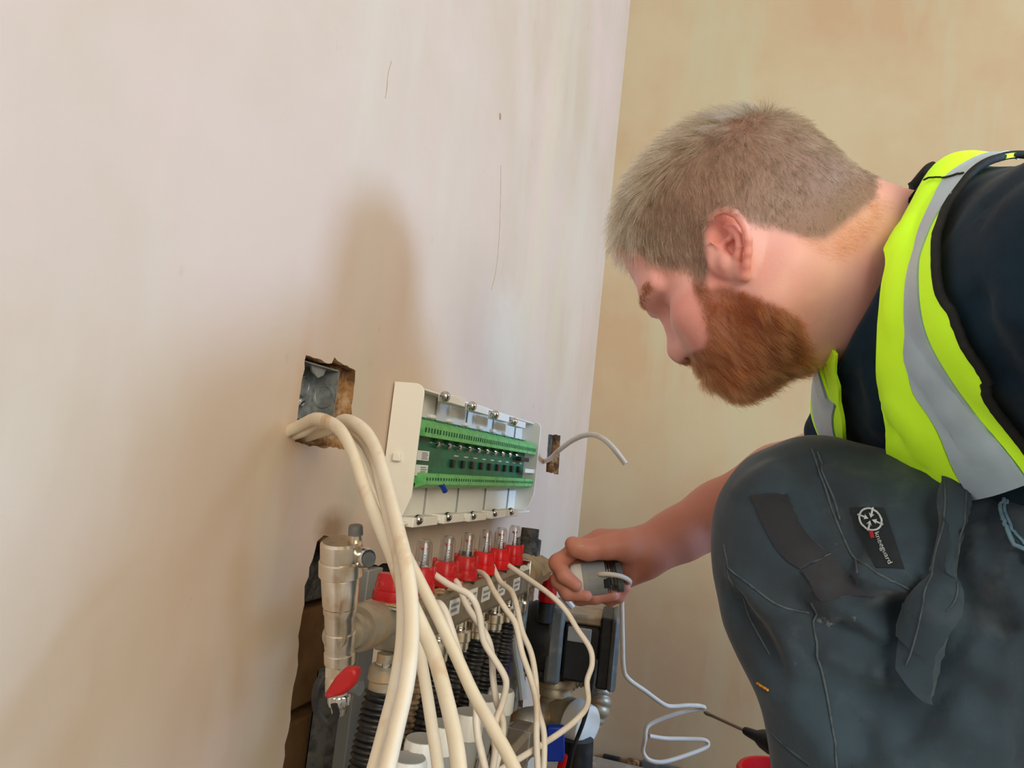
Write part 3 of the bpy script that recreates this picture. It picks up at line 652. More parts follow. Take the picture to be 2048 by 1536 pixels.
# red capped isolating valve behind the fingers
ri = empty('isolating_valve', tuple(dep(1095, 1210, .93)), 'red capped isolating valve hidden partly by the fingers', 'valve')
q3 = dep(1093, 1205, .95)
MB().lathe(q3, unit(V(.06, 0, 1)), [(0, .0095), (.004, .0115), (.030, .0115), (.034, .0105), (.034, .006)], 30, lobes=(8, .04, 0, .034)).build('cap', M_redclean, ri)
MB().lathe(q3+uz*.034, unit(V(.06, 0, 1)), [(0, .0105), (.014, .0105), (.020, .007), (.022, .0004)], 20, cap=False).build('dome', M_clear, ri)
MB().lathe(q3-uz*.024, uz, [(0, .011), (.024, .011)], 20).build('stub', M_blackp, ri)
MB().tube(catmull([dep(1105, 1150, .97), dep(1125, 1190, .96), dep(1145, 1215, .96)], 5), .004, 8).build('link_arm', M_white, ri)

# ================================================================== the man
# ---- implicit surfaces: rounded cones and ellipsoids blended smoothly, meshed by sparse surface nets
class Field:
    def __init__(s): s.p = []; s.post = None
    def cone(s, a, b, ra, rb=None, k=.012, op='u'):
        a, b = np.array(a, float), np.array(b, float); rb = ra if rb is None else rb
        s.p.append(('c', (a, b, ra, rb), k, op, (a+b)/2, np.linalg.norm(b-a)/2+max(ra, rb))); return s
    def chain(s, pts, rs, k=.012, op='u'):
        for i in range(len(pts)-1): s.cone(pts[i], pts[i+1], rs[i], rs[i+1], k, op)
        return s
    def ell(s, c, r, ax=None, k=.012, op='u'):
        A = np.eye(3) if ax is None else np.array([unit(a) for a in ax])
        s.p.append(('e', (np.array(c, float), np.array(r, float), A), k, op, np.array(c, float), max(r))); return s
    def ball(s, c, r, k=.012, op='u'): return s.cone(c, np.array(c)+V(1e-5, 0, 0), r, r, k, op)
    def plane(s, p0, n, k=.003):          # keeps the side the normal points away from
        s.p.append(('p', (np.array(p0, float), unit(n)), k, 'i', np.array(p0, float), 1e9)); return s
    def ev(s, P, prims=None):
        d = np.full(len(P), 1.0)
        for (t, a, k, op, c, R) in (s.p if prims is None else prims):
            if t == 'c':
                pa = P-a[0]; ba = a[1]-a[0]; h = np.clip(pa@ba/(ba@ba), 0, 1)
                q = pa-h[:, None]*ba; e = np.sqrt(np.einsum('ij,ij->i', q, q))-(a[2]+(a[3]-a[2])*h)
            elif t == 'e':
                q = (P-a[0])@a[2].T; u = q/a[1]; w = u/a[1]
                k0 = np.sqrt(np.einsum('ij,ij->i', u, u)); k1 = np.sqrt(np.einsum('ij,ij->i', w, w))+1e-9
                e = k0*(k0-1)/k1
            else: e = (P-a[0])@a[1]
            if op == 'u':
                h = np.maximum(k-np.abs(d-e), 0)/k; d = np.minimum(d, e)-h*h*k*.25
            else:
                if op == 's': e = -e
                h = np.maximum(k-np.abs(d-e), 0)/k; d = np.maximum(d, e)+h*h*k*.25
        if s.post is not None: d = s.post(P, d)
        return d
def surface(F, h, lo, hi, nb=12, smooth=1):
    lo = np.array(lo, float); hi = np.array(hi, float); B = nb*h
    nB = np.ceil((hi-lo)/B).astype(int)
    I = np.stack(np.meshgrid(*[np.arange(n) for n in nB], indexing='ij'), -1).reshape(-1, 3)
    cen = lo+(I+.5)*B; hd = B*sqrt(3)/2
    d = np.concatenate([F.ev(cen[i:i+200000]) for i in range(0, len(cen), 200000)])
    act = np.abs(d) < hd*1.35+.004
    I, cen = I[act], cen[act]
    g = np.stack(np.meshgrid(*[np.arange(nb+1)]*3, indexing='ij'), -1).reshape(-1, 3)
    N = nB*nb+2
    vid, vpos, quads = [], [], []
    n1 = nb+1
    for bi in range(len(I)):
        pr = [q for q in F.p if q[3] != 'u' or np.linalg.norm(q[4]-cen[bi])-q[5] < hd*2+q[2]+.01]
        P = lo+(I[bi]*nb+g)*h
        D3 = F.ev(P, pr).reshape(n1, n1, n1)
        S = D3 < 0
        if S.all() or not S.any(): continue
        c = [S[i:nb+i, j:nb+j, k:nb+k] for i in (0, 1) for j in (0, 1) for k in (0, 1)]
        cnt = sum(x.astype(np.int8) for x in c); m = (cnt > 0) & (cnt < 8)
        ids = np.argwhere(m)
        acc = np.zeros((len(ids), 3)); w = np.zeros(len(ids))
        corner = [(i, j, k) for i in (0, 1) for j in (0, 1) for k in (0, 1)]
        cv = np.stack([D3[ids[:, 0]+i, ids[:, 1]+j, ids[:, 2]+k] for (i, j, k) in corner], 1)
        for a in range(8):
            for b in range(a+1, 8):
                df = np.array(corner[b])-np.array(corner[a])
                if np.abs(df).sum() != 1: continue
                da, db = cv[:, a], cv[:, b]; x = (da < 0) != (db < 0)
                t = np.where(x, da/(da-db+1e-20), 0)
                acc += np.where(x[:, None], np.array(corner[a])+t[:, None]*df, 0); w += x
        G = I[bi]*nb+ids
        vid.append((G[:, 0]*N[1]+G[:, 1])*N[2]+G[:, 2]); vpos.append(lo+(G+acc/w[:, None])*h)
        for ax in range(3):
            o = [0, 0, 0]; o[ax] = 1
            A = S[:nb, :nb, :nb]; Bq = S[o[0]:nb+o[0], o[1]:nb+o[1], o[2]:nb+o[2]]
            e = np.argwhere(A != Bq)
            if not len(e): continue
            fl = A[e[:, 0], e[:, 1], e[:, 2]]
            Gq = I[bi]*nb+e; u, v = (ax+1) % 3, (ax+2) % 3
            q = []
            for (du, dv) in ((0, 0), (-1, 0), (-1, -1), (0, -1)):
                X = Gq.copy(); X[:, u] += du; X[:, v] += dv
                q.append((X[:, 0]*N[1]+X[:, 1])*N[2]+X[:, 2])
            q = np.stack(q, 1); q[~fl] = q[~fl][:, ::-1]
            quads.append(q)
    vid = np.concatenate(vid); vpos = np.concatenate(vpos); quads = np.concatenate(quads)
    vid, ix = np.unique(vid, return_index=True); vpos = vpos[ix]
    k = np.clip(np.searchsorted(vid, quads), 0, len(vid)-1)
    ok = (vid[k] == quads).all(1); k = k[ok]
    for _ in range(smooth): vpos = relax(vpos, k, .5)
    return vpos, k
def relax(v, q, lam):
    s = np.zeros_like(v); n = np.zeros(len(v))
    for a in range(4):
        b = (a+1) % 4
        np.add.at(s, q[:, a], v[q[:, b]]); np.add.at(s, q[:, b], v[q[:, a]])
        np.add.at(n, q[:, a], 1); np.add.at(n, q[:, b], 1)
    return v+lam*(s/np.maximum(n, 1)[:, None]-v)
def vnormals(v, q):
    fn = np.cross(v[q[:, 2]]-v[q[:, 0]], v[q[:, 3]]-v[q[:, 1]])
    n = np.zeros_like(v)
    for a in range(4): np.add.at(n, q[:, a], fn)
    return n/(np.linalg.norm(n, axis=1)[:, None]+1e-12)
def tomesh(name, v, q, mats, parent=None, mi=None, smooth=True):
    org = ORG[parent.name] if parent is not None else np.zeros(3)
    me = D.meshes.new(name)
    me.vertices.add(len(v)); me.vertices.foreach_set('co', (v-org).ravel())
    me.loops.add(len(q)*4); me.loops.foreach_set('vertex_index', q.ravel().astype(np.int32))
    me.polygons.add(len(q)); me.polygons.foreach_set('loop_start', np.arange(len(q), dtype=np.int32)*4)
    for m in (mats if isinstance(mats, (list, tuple)) else [mats]): me.materials.append(m)
    if mi is not None: me.polygons.foreach_set('material_index', np.asarray(mi, np.int32))
    me.polygons.foreach_set('use_smooth', [smooth]*len(q))
    me.update(calc_edges=True); me.validate()
    o = D.objects.new(name, me); COL.objects.link(o); ORG[o.name] = org
    if parent is not None: o.parent = parent
    return o
def tree(v, q): return BVHTree.FromPolygons([Vector(p) for p in v], [tuple(int(i) for i in f) for f in q])
def hit(T, x, y, guess=.6):
    d = unit(ray(x, y)); r = T.ray_cast(Vector(CC), Vector(d))
    if r[0] is None:
        r = T.find_nearest(Vector(dep(x, y, guess)))
    return np.array(r[0]), np.array(r[1])
def snap(T, p, off):
    r = T.find_nearest(Vector(p)); n = np.array(r[1]); return np.array(r[0])+n*off
def brush(v, q, lines, T=None):
    """press or raise cloth along strokes; each stroke: (points or pixels, amount, half width)"""
    T = T or tree(v, q); n = vnormals(v, q); out = v.copy()
    for (pts, amp, w) in lines:
        P = np.array([hit(T, *p)[0] if len(p) == 2 else np.array(p) for p in pts]); P = catmull(P, 10) if len(P) > 2 else np.linspace(P[0], P[1], 16)
        lo, hi = P.min(0)-3*w, P.max(0)+3*w
        ix = np.where(((v > lo) & (v < hi)).all(1))[0]
        if not len(ix): continue
        d = np.full(len(ix), 9.0); tt = np.zeros(len(ix))
        for j, p in enumerate(P):
            e = np.linalg.norm(v[ix]-p, axis=1); b = e < d; d[b] = e[b]; tt[b] = j/(len(P)-1)
        fade = np.clip(np.minimum(tt, 1-tt)*5+.15, 0, 1)
        out[ix] += n[ix]*(amp*np.exp(-(d/w)**2)*fade)[:, None]
    return out
def vnoise(P, sc, seed=0):
    Q = P*sc; i = np.floor(Q).astype(np.int64); f = Q-i; f = f*f*(3-2*f); r = 0
    for dx in (0, 1):
        for dy in (0, 1):
            for dz in (0, 1):
                n = (i[:, 0]+dx)*374761393+(i[:, 1]+dy)*668265263+(i[:, 2]+dz)*2147483647+seed*144665
                n = (n ^ (n >> 13))*1274126177; n = (n ^ (n >> 16)) & 0xffff
                w = (f[:, 0] if dx else 1-f[:, 0])*(f[:, 1] if dy else 1-f[:, 1])*(f[:, 2] if dz else 1-f[:, 2])
                r = r+w*n/65535.0
    return r*2-1
def inpoly(X, Y, poly):
    r = np.zeros(len(X), bool); n = len(poly)
    for i in range(n):
        x1, y1 = poly[i]; x2, y2 = poly[(i+1) % n]
        c = ((y1 > Y) != (y2 > Y)) & (X < (x2-x1)*(Y-y1)/(y2-y1+1e-12)+x1); r ^= c
    return r

# ---- head frame: face towards the wall, bowed down
_pit, _yaw = radians(38), radians(3)
_hz = V(sin(_yaw), cos(_yaw), 0)
HF = cos(_pit)*_hz-V(0, 0, sin(_pit)); HU = sin(_pit)*_hz+V(0, 0, cos(_pit)); HL = V(-cos(_yaw), sin(_yaw), 0)
H0 = dep(1470, 520, .61)
HAX = (HF, HU, HL)
def hp(f, u, l=0): return H0+(HF*f+HU*u+HL*l)*.001
def sag(x, y, l): 
    d = ray(x, y); o = H0+HL*l*.001; t = ((o-CC)@HL)/(d@HL); P = CC+t*d-H0
    return (P@HF*1000, P@HU*1000)
mm = .001
# joints in the world
Lsh, Rsh = V(.470, -.522, .714), V(.835, -.465, .668)
Lel, Lwr = V(.375, -.80, .560), V(.45, -.90, .36)
Rel = dep(1705, 905, .90)
pelv, chest = V(.665, -.84, .46), V(.655, -.60, .63)
SPN = unit(V(0, .39, .33)); CHN = unit(np.cross(V(1, 0, 0), SPN))
if CHN[2] > 0: CHN = -CHN
TAX = (V(1, 0, 0), SPN, CHN)

skin = Field()
def sym(fn):
    for s_ in (1, -1): fn(s_)
skin.ell(hp(-14, 42), (89*mm, 68*mm, 73*mm), HAX, .02)
skin.ell(hp(-10, 4), (78*mm, 66*mm, 70*mm), HAX, .03)
skin.ell(hp(28, -28), (46*mm, 60*mm, 55*mm), HAX, .02)
skin.ell(hp(46, -60), (26*mm, 30*mm, 30*mm), HAX, .018)
skin.cone(hp(65, 12, -24), hp(65, 12, 24), 13.5*mm, k=.014)
skin.cone(hp(49, -80, -9), hp(49, -80, 9), 13*mm, k=.014)
sym(lambda s_: skin.cone(hp(46, -76, 12*s_), hp(2, -54, 48*s_), 15*mm, 15*mm, .02))
sym(lambda s_: skin.cone(hp(2, -54, 48*s_), hp(4, -22, 56*s_), 15*mm, 12*mm, .02))
sym(lambda s_: skin.ell(hp(44, -28, 44*s_), (25*mm, 15*mm, 17*mm), HAX, .022))
sym(lambda s_: skin.ell(hp(46, -46, 30*s_), (22*mm, 20*mm, 21*mm), HAX, .02))
sym(lambda s_: skin.ell(hp(79, -11, 29*s_), (18*mm, 10.5*mm, 15*mm), HAX, .012, 's'))
sym(lambda s_: skin.ball(hp(52.5, -11, 30*s_), 12.8*mm, .005))
sym(lambda s_: skin.chain([hp(61, -15, 20*s_), hp(64.8, -16, 30*s_), hp(59, -15, 42*s_)], [1.3*mm, 1.7*mm, 1.3*mm], .003))
sym(lambda s_: skin.cone(hp(75, 8, 12*s_), hp(63, 9, 42*s_), 5*mm, 5*mm, .010))
skin.cone(hp(66, -6), hp(77, -36), 6.5*mm, 9*mm, .008)
skin.cone(hp(77, -37), hp(76.5, -40), 9.2*mm, k=.008)
skin.cone(hp(76, -40), hp(66, -48), 7*mm, 6*mm, .008)
sym(lambda s_: skin.ell(hp(69, -41, 11.5*s_), (10*mm, 7*mm, 6.5*mm), HAX, .006))
sym(lambda s_: skin.ell(hp(72.5, -47.5, 7*s_), (5*mm, 5*mm, 3*mm), HAX, .003, 's'))
skin.cone(hp(68.5, -60, -13), hp(68.5, -60, 13), 5*mm, k=.006)
skin.cone(hp(66.5, -70, -11), hp(66.5, -70, 11), 5.2*mm, k=.006)
skin.cone(hp(73, -65, -16), hp(73, -65, 16), 1.6*mm, k=.004, op='s')
# neck and trapezius
n1, n2 = hp(-28, -46), dep(1850, 585, .62)
skin.cone(n1, n2, .055, .066, .03)
skin.cone(hp(-62, 6), dep(1850, 522, .62), .042, .046, .03)
skin.cone(hp(6, -66), dep(1760, 606, .62), .030, .043, .03)
# sternomastoid
skin.cone(hp(-22, -40, 52), dep(1745, 640, .575), .012, .012, .025)
# ears
def ear(s_):
    def e(x, y, l): f, u = sag(x, y, 76); return hp(f, u, l*s_)
    skin.ell(e(1461, 482, 70), (20*mm, 26*mm, 5.5*mm), (HF*.8+HU*.6, HU*.8-HF*.6, HL*s_+HF*.0), .006)
    skin.cone(e(1470, 470, 66), e(1480, 520, 66), .012, .009, .008)
    hx = [(1463, 497, 74), (1442, 492, 76), (1426, 481, 78), (1419, 463, 80), (1423, 446, 82), (1436, 434, 84), (1454, 431, 86), (1471, 438, 88), (1484, 453, 89), (1493, 471, 89), (1498, 491, 88), (1497, 513, 85), (1494, 534, 81), (1491, 550, 77)]
    rr = [1.8, 2.2, 2.6, 2.9, 3.0, 3.1, 3.1, 3.0, 2.9, 2.9, 3.0, 3.0, 3.0, 2.6]
    skin.chain([e(*p) for p in hx], [r*mm for r in rr], .0025)
    skin.cone(e(1490, 552, 75), e(1484, 540, 73), 4.2*mm, 4.5*mm, .005)
    skin.ell(e(1461, 503, 80), (7.5*mm, 12*mm, 11*mm), (HF*.6+HU*.8, HU*.6-HF*.8, HL), .004, 's')
    skin.ell(e(1441, 466, 80), (9*mm, 10*mm, 8*mm), HAX, .003, 's')
    skin.chain([e(*p) for p in [(1430, 468, 80), (1433, 449, 82), (1452, 441, 83.5), (1470, 449, 85), (1483, 468, 86), (1490, 490, 86), (1488, 512, 83)]], [1.9*mm]*7, .002, 's')
    skin.chain([e(*p) for p in [(1449, 455, 77), (1466, 463, 80.5), (1478, 479, 83), (1480, 498, 82.5), (1476, 514, 80), (1472, 528, 77)]], [2.0*mm, 2.5*mm, 2.7*mm, 2.6*mm, 2.5*mm, 2.5*mm], .003)
    skin.chain([e(*p) for p in [(1446, 484, 74), (1458, 480, 77), (1470, 474, 79.5)]], [1.8*mm, 1.9*mm, 2.0*mm], .003)
    skin.ell(e(1466, 522, 70), (2.6*mm, 6*mm, 6*mm), (HF*.85-HU*.5, HU*.85+HF*.5, HL), .002, 's')
    skin.ell(e(1451, 521, 73), (5.5*mm, 8*mm, 6*mm), (HF*.85+HU*.5, HU*.85-HF*.5, HL), .005)
sym(ear)
# upper body core under the clothes and the arms
skin.chain([n2, V(.655, -.52, .69), chest, pelv], [.06, .07, .075, .08], .03)
skin.chain([V(.56, -.53, .68), Lsh, Lel, Lwr], [.04, .045, .038, .025], .02)
skin.chain([V(.74, -.48, .69), Rsh, Rel], [.04, .044, .040], .02)
# left hand hanging by the hip: palm, four unequal fingers, thumb from the side of the palm
lp = Lwr+V(.004, -.006, -.055)
skin.cone(Lwr, lp+V(0, .018, 0), .024, .017, .012); skin.cone(Lwr, lp+V(0, -.018, 0), .022, .015, .012)
for dy, l1, r_ in [(.030, .040, .0095), (.010, .046, .0098), (-.010, .042, .0094), (-.029, .033, .0082)]:
    k_ = lp+V(0, dy, -.012); skin.chain([k_, k_+V(.004, 0, -l1), k_+V(.016, 0, -l1*1.6), k_+V(.028, 0, -l1*2.0)], [r_*1.12, r_, r_*.92, r_*.75], .004)
skin.chain([Lwr+V(.004, .012, -.022), Lwr+V(.014, .040, -.050), Lwr+V(.020, .050, -.080), Lwr+V(.022, .050, -.102)], [.016, .0125, .0105, .0080], .008)
HZ = .85
def hd(x, y, z=0): return dep(x, y, HZ+z)
skin.chain([Rel, dep(1560, 968, .885), dep(1440, 1032, .868), dep(1360, 1072, .858), hd(1312, 1094, .004), hd(1285, 1102, .006)], [.040, .041, .034, .027, .0235, .024], .015)
skin.chain([Rel, dep(1560, 960, .90), dep(1440, 1022, .88), dep(1340, 1070, .865)], [.036, .036, .028, .022], .02)
# palm
for (x, y, z, r) in [(1200, 1079, .016, .0125), (1186, 1106, .026, .012), (1188, 1134, .028, .0115), (1200, 1160, .026, .0105)]:
    skin.cone(hd(1288, 1098+(y-1110)*.35, .010), hd(x, y, z), .017, r, .012)
skin.cone(hd(1290, 1125, .008), hd(1222, 1158, .020), .017, .013, .012)
skin.cone(hd(1300, 1105, .002), hd(1252, 1140, .018), .020, .016, .014)
# thumb
skin.chain([hd(1288, 1098, -.002), hd(1252, 1091, -.008), hd(1212, 1094, -.012), hd(1176, 1100, -.014), hd(1152, 1094, -.013), hd(1143, 1087, -.012)], [.0200, .0165, .0125, .0105, .0092, .0068], .009)
# fingers: knuckle, middle joint, end joint, tip
fing = {
 'index': ([(1200, 1079, .016), (1150, 1100, .012), (1116, 1126, .002), (1128, 1151, -.014), (1152, 1170, -.022)], [.0118, .0102, .0092, .0086, .0072]),
 'middle': ([(1186, 1106, .026), (1140, 1136, .016), (1120, 1161, .002), (1136, 1186, -.012), (1172, 1191, -.019)], [.0118, .0104, .0094, .0086, .0070]),
 'ring': ([(1188, 1134, .028), (1158, 1172, .020), (1160, 1196, .004), (1190, 1194, -.008), (1226, 1190, -.012)], [.0112, .0100, .0086, .0082, .0068]),
 'little': ([(1200, 1160, .026), (1205, 1190, .018), (1220, 1198, .006), (1238, 1192, -.004), (1251, 1175, -.008)], [.0102, .0090, .0080, .0076, .0062])}
for nm, (pts, rs) in fing.items():
    skin.chain([hd(*p) for p in pts], rs, .0028)
for p in [(1116, 1126, .002), (1120, 1161, .002)]: skin.ball(hd(*p)+V(0, 0, 0), .0098, .006)
SV, SQ = surface(skin, .0016, (.30, -1.0, .17), (1.02, -.10, 1.0), 12, 1)
# skin tints: real differences of the skin, stubble shadow and lips
Xp = SV-H0; sf, su, sl = Xp@HF*1000, Xp@HU*1000, Xp@HL*1000
def projpx(P):
    q = P-CC; z = q@FW; return 1024+CF*(q@CR)/z, 768-CF*(q@CU)/z
def mirror(P):          # fold the far half of the head onto the near half
    X = P-H0; l = X@HL; return P+HL*((np.abs(l)-l))[:, None]
mpx, mpy = projpx(mirror(SV))
head = np.linalg.norm(Xp, axis=1) < .16
hair_poly = [(1262, 505), (1270, 500), (1300, 526), (1340, 538), (1372, 540), (1386, 556), (1393, 592), (1412, 594), (1416, 545), (1412, 488), (1412, 455), (1422, 432), (1445, 418), (1474, 424), (1500, 448), (1557, 458), (1608, 476), (1650, 480), (1700, 440), (1752, 396), (1760, 330), (1690, 150), (1400, 120), (1180, 250), (1180, 460)]
nape_poly = [(1590, 470), (1650, 478), (1700, 440), (1752, 396), (1775, 400), (1740, 470), (1680, 520), (1630, 505)]
beard_poly = [(1384, 556), (1389, 580), (1400, 612), (1411, 648), (1416, 680), (1405, 698), (1378, 706), (1360, 726), (1395, 780), (1470, 840), (1570, 810), (1604, 740), (1604, 700), (1596, 645), (1566, 618), (1518, 596), (1478, 582), (1440, 572), (1416, 578)]
def mask(poly): return inpoly(mpx, mpy, poly) & head
def soft(m, it=3):
    x = m.astype(float)[:, None]
    for _ in range(it): x = relax(x, SQ, .6)
    return x[:, 0]
mh, mb_, mn = soft(mask(hair_poly), 9), soft(mask(beard_poly), 6), soft(mask(nape_poly), 8)
base = np.tile(np.array(lin((232, 177, 171))[:3]), (len(SV), 1))
def mixc(w, rgb):
    global base
    base = base*(1-w[:, None])+np.array(lin(rgb)[:3])*w[:, None]
mixc(np.clip(vnoise(SV, 30, 3)*.5+.3, 0, .5), (222, 148, 134))
mixc(np.clip(vnoise(SV, 90, 5)*.4, 0, .3), (236, 186, 168))
earm = soft(inpoly(mpx, mpy, [(1440, 500), (1414, 478), (1410, 450), (1430, 425), (1460, 418), (1485, 435), (1508, 490), (1505, 535), (1494, 562), (1478, 552), (1470, 520)]) & (np.abs(sl) > 62) & head, 2)
mixc(earm*.5, (228, 126, 112))
mixc(soft((np.abs(sf-44) < 24) & (np.abs(su+36) < 20) & (np.abs(sl) > 30) & head, 10)*.4, (206, 112, 100))
arm = np.clip((SV[:, 1]+.42)/.1, 0, 1)*(SV[:, 2] < .64)
mixc(arm*.75, (196, 120, 90))
mixc(mh*.8, (104, 84, 66)); mixc(mn*.25, (196, 138, 108)); mixc(mb_*.8, (128, 72, 44))
mixc(soft((np.abs(sf-70) < 8) & (np.abs(su+66) < 9) & (np.abs(sl) < 16) & head, 2)*.4, (170, 92, 80))
M_skin = D.materials.new('skin'); M_skin.use_nodes = True
_nt = M_skin.node_tree; _b = _nt.nodes['Principled BSDF']
_a = _nt.nodes.new('ShaderNodeAttribute'); _a.attribute_name = 'tint'; _nt.links.new(_a.outputs['Color'], _b.inputs['Base Color'])
_b.inputs['Roughness'].default_value = .5; _b.inputs['Specular IOR Level'].default_value = .4
_b.inputs['Subsurface Weight'].default_value = .25; _b.inputs['Subsurface Radius'].default_value = (1, .35, .2); _b.inputs['Subsurface Scale'].default_value = .005
_n = _nt.nodes.new('ShaderNodeTexNoise'); _n.inputs['Scale'].default_value = 420; _tc = _nt.nodes.new('ShaderNodeTexCoord'); _nt.links.new(_tc.outputs['Object'], _n.inputs['Vector'])
_bp = _nt.nodes.new('ShaderNodeBump'); _bp.inputs['Strength'].default_value = .18; _bp.inputs['Distance'].default_value = .0008
_nt.links.new(_n.outputs[0], _bp.inputs['Height']); _nt.links.new(_bp.outputs[0], _b.inputs['Normal'])
PORG = V(.66, -.72, 0.0)
class _O: name = '_porg'
ORG['_porg'] = PORG
me_tmp = tomesh('person', SV-PORG, SQ, M_skin)
person = me_tmp; person.location = PORG; ORG[person.name] = PORG
at = person.data.color_attributes.new('tint', 'FLOAT_COLOR', 'POINT')
at.data.foreach_set('color', np.concatenate([base, np.ones((len(base), 1))], 1).ravel().astype(np.float32))
tag(person, 'crouching man in yellow hi-vis vest bowed over the manifold, holding a white actuator', 'person')
SN = vnormals(SV, SQ)

from mathutils.kdtree import KDTree
# ---- hair: real strands rooted on the scalp, jaw and brow
def hairmat(name, c1, c2, rough=.32):
    m = D.materials.new(name); m.use_nodes = True; nt = m.node_tree
    for n in list(nt.nodes): nt.nodes.remove(n)
    out = nt.nodes.new('ShaderNodeOutputMaterial'); h = nt.nodes.new('ShaderNodeBsdfHairPrincipled')
    h.parametrization = 'COLOR'; h.inputs['Roughness'].default_value = rough; h.inputs['Radial Roughness'].default_value = .4
    hi = nt.nodes.new('ShaderNodeHairInfo'); mx = nt.nodes.new('ShaderNodeMix'); mx.data_type = 'RGBA'
    mx.inputs[6].default_value = lin(c1); mx.inputs[7].default_value = lin(c2)
    at_ = nt.nodes.new('ShaderNodeAttribute'); at_.attribute_name = 'shade'; ad_ = nt.nodes.new('ShaderNodeMath'); ad_.operation = 'MULTIPLY_ADD'
    nt.links.new(hi.outputs['Random'], ad_.inputs[0]); ad_.inputs[1].default_value = .12; nt.links.new(at_.outputs['Fac'], ad_.inputs[2]); ad_.use_clamp = True
    nt.links.new(ad_.outputs[0], mx.inputs[0]); nt.links.new(mx.outputs[2], h.inputs['Color']); nt.links.new(h.outputs[0], out.inputs[0])
    return m
M_hair = hairmat('blond_hair', (58, 46, 33), (206, 184, 148))
M_beard = hairmat('ginger_beard', (104, 50, 26), (178, 104, 60))
M_brow = hairmat('brow_hair', (74, 54, 36), (126, 94, 62))
fc = SV[SQ].mean(1); fnrm = unit(np.array([0, 0, 1])); 
_fn = np.cross(SV[SQ[:, 2]]-SV[SQ[:, 0]], SV[SQ[:, 3]]-SV[SQ[:, 1]]); farea = np.linalg.norm(_fn, axis=1)/2
fN = _fn/(farea[:, None]*2+1e-12)
def strands(name, m, weight, n, length, flow, lift, rad, curl=.25, pts=5, tuft=14, pull=.6):
    w = weight*farea; w = w/w.sum()
    k = RNG.choice(len(fc), n, p=w); uv = RNG.random((n, 2))
    q = SV[SQ[k]]; root = (q[:, 0]*(1-uv[:, :1])+q[:, 1]*uv[:, :1])*(1-uv[:, 1:])+(q[:, 3]*(1-uv[:, :1])+q[:, 2]*uv[:, :1])*uv[:, 1:]
    N = fN[k]; L = length(root)*RNG.uniform(.6, 1.15, n); lf = lift(root)
    fl = flow(root)+np.zeros_like(root); fl = fl-N*np.einsum('ij,ij->i', fl, N)[:, None]; fl /= np.linalg.norm(fl, axis=1)[:, None]+1e-9
    clump = np.stack([vnoise(root, 140, s_) for s_ in (1, 2, 3)], 1)*.55+RNG.normal(0, .22, (n, 3))
    d0 = N*lf[:, None]+fl+clump*curl*2; d0 /= np.linalg.norm(d0, axis=1)[:, None]
    d1 = N*(lf*.35)[:, None]+fl+clump*curl*1.5; d1 /= np.linalg.norm(d1, axis=1)[:, None]
    t = np.linspace(0, 1, pts)
    P = root[:, None, :]-N[:, None, :]*.0006+L[:, None, None]*(d0[:, None, :]*(t-t*t*.5)[None, :, None]+d1[:, None, :]*(t*t*.5)[None, :, None])
    ng = max(8, n//tuft); kd = KDTree(ng)
    for i in range(ng): kd.insert(Vector(root[i]), i)
    kd.balance(); own = np.array([kd.find(Vector(r_))[1] for r_ in root])
    tw = (t**1.3)[None, :, None]*pull
    tgt = P[own]-P[own][:, :1]*.0+RNG.normal(0, .0004, (n, 1, 3))
    keep = np.linalg.norm(root-root[own], axis=1) < .006
    P = np.where(keep[:, None, None], P*(1-tw)+tgt*tw, P)
    shade = np.clip(RNG.random(n)**1.6*.85+(RNG.random(ng)[own]-.5)*.3+vnoise(root, 90, 8)*.25-.05, 0, 1)
    hc = D.hair_curves.new(name); hc.add_curves([pts]*n)
    sa = hc.attributes.new('shade', 'FLOAT', 'CURVE'); sa.data.foreach_set('value', shade.astype(np.float32))
    hc.points.foreach_set('position', (P-PORG).astype(np.float32).ravel())
    ra = hc.attributes.get('radius') or hc.attributes.new('radius', 'FLOAT', 'POINT')
    ra.data.foreach_set('value', np.tile((rad*(1-.75*t)).astype(np.float32), n))
    hc.materials.append(m)
    o = D.objects.new(name, hc); COL.objects.link(o); o.parent = person; o['kind'] = 'stuff'
    ORG[o.name] = PORG
    return o
def loc(P): X = P-H0; return X@HF*1000, X@HU*1000, X@HL*1000
def hlen(P):
    f, u, l = loc(P)
    topw = np.clip((u-45)/45, 0, 1)
    fr = np.clip((f-35)/25, 0, 1)*np.clip((u-30)/20, 0, 1)
    low = np.clip((u+20)/50, 0, 1)
    return (.004+.007*low+.012*topw+.006*fr)
def hflow(P):
    f, u, l = loc(P)
    topw = np.clip((u-50)/50, 0, 1)[:, None]; fr = np.clip((f-30)/30, 0, 1)[:, None]; bk = np.clip((-f-40)/50, 0, 1)[:, None]
    return HF*(.9*topw+.35+.5*fr-.5*bk)-HU*((1-topw)*1.0+.9*fr)
def hlift(P):
    f, u, l = loc(P); return .55+.55*np.clip((u-50)/50, 0, 1)-.2*np.clip((f-40)/30, 0, 1)
fw = lambda a: a[SQ].mean(1)
strands('hair', M_hair, fw(mh)**1.3, 34000, hlen, hflow, hlift, .00016, tuft=10, pull=.38)
tag(strands('nape_hair', M_beard, fw(mn), 2200, lambda P: np.full(len(P), .006), lambda P: -HU+HF*-.8, lambda P: np.full(len(P), .35), .00005, pull=.0), 'fine ginger hair on the nape')
def blen(P):
    f, u, l = loc(P); return .005+.013*np.clip((-u-30)/50, 0, 1)-.004*np.clip((u+62)/15, 0, 1)*np.clip((f-55)/10, 0, 1)
strands('beard', M_beard, fw(mb_)**1.3, 22000, blen, lambda P: -HU*.9+HF*-.15, lambda P: .45+0*P[:, 0], .00014, curl=.5, tuft=10, pull=.4)
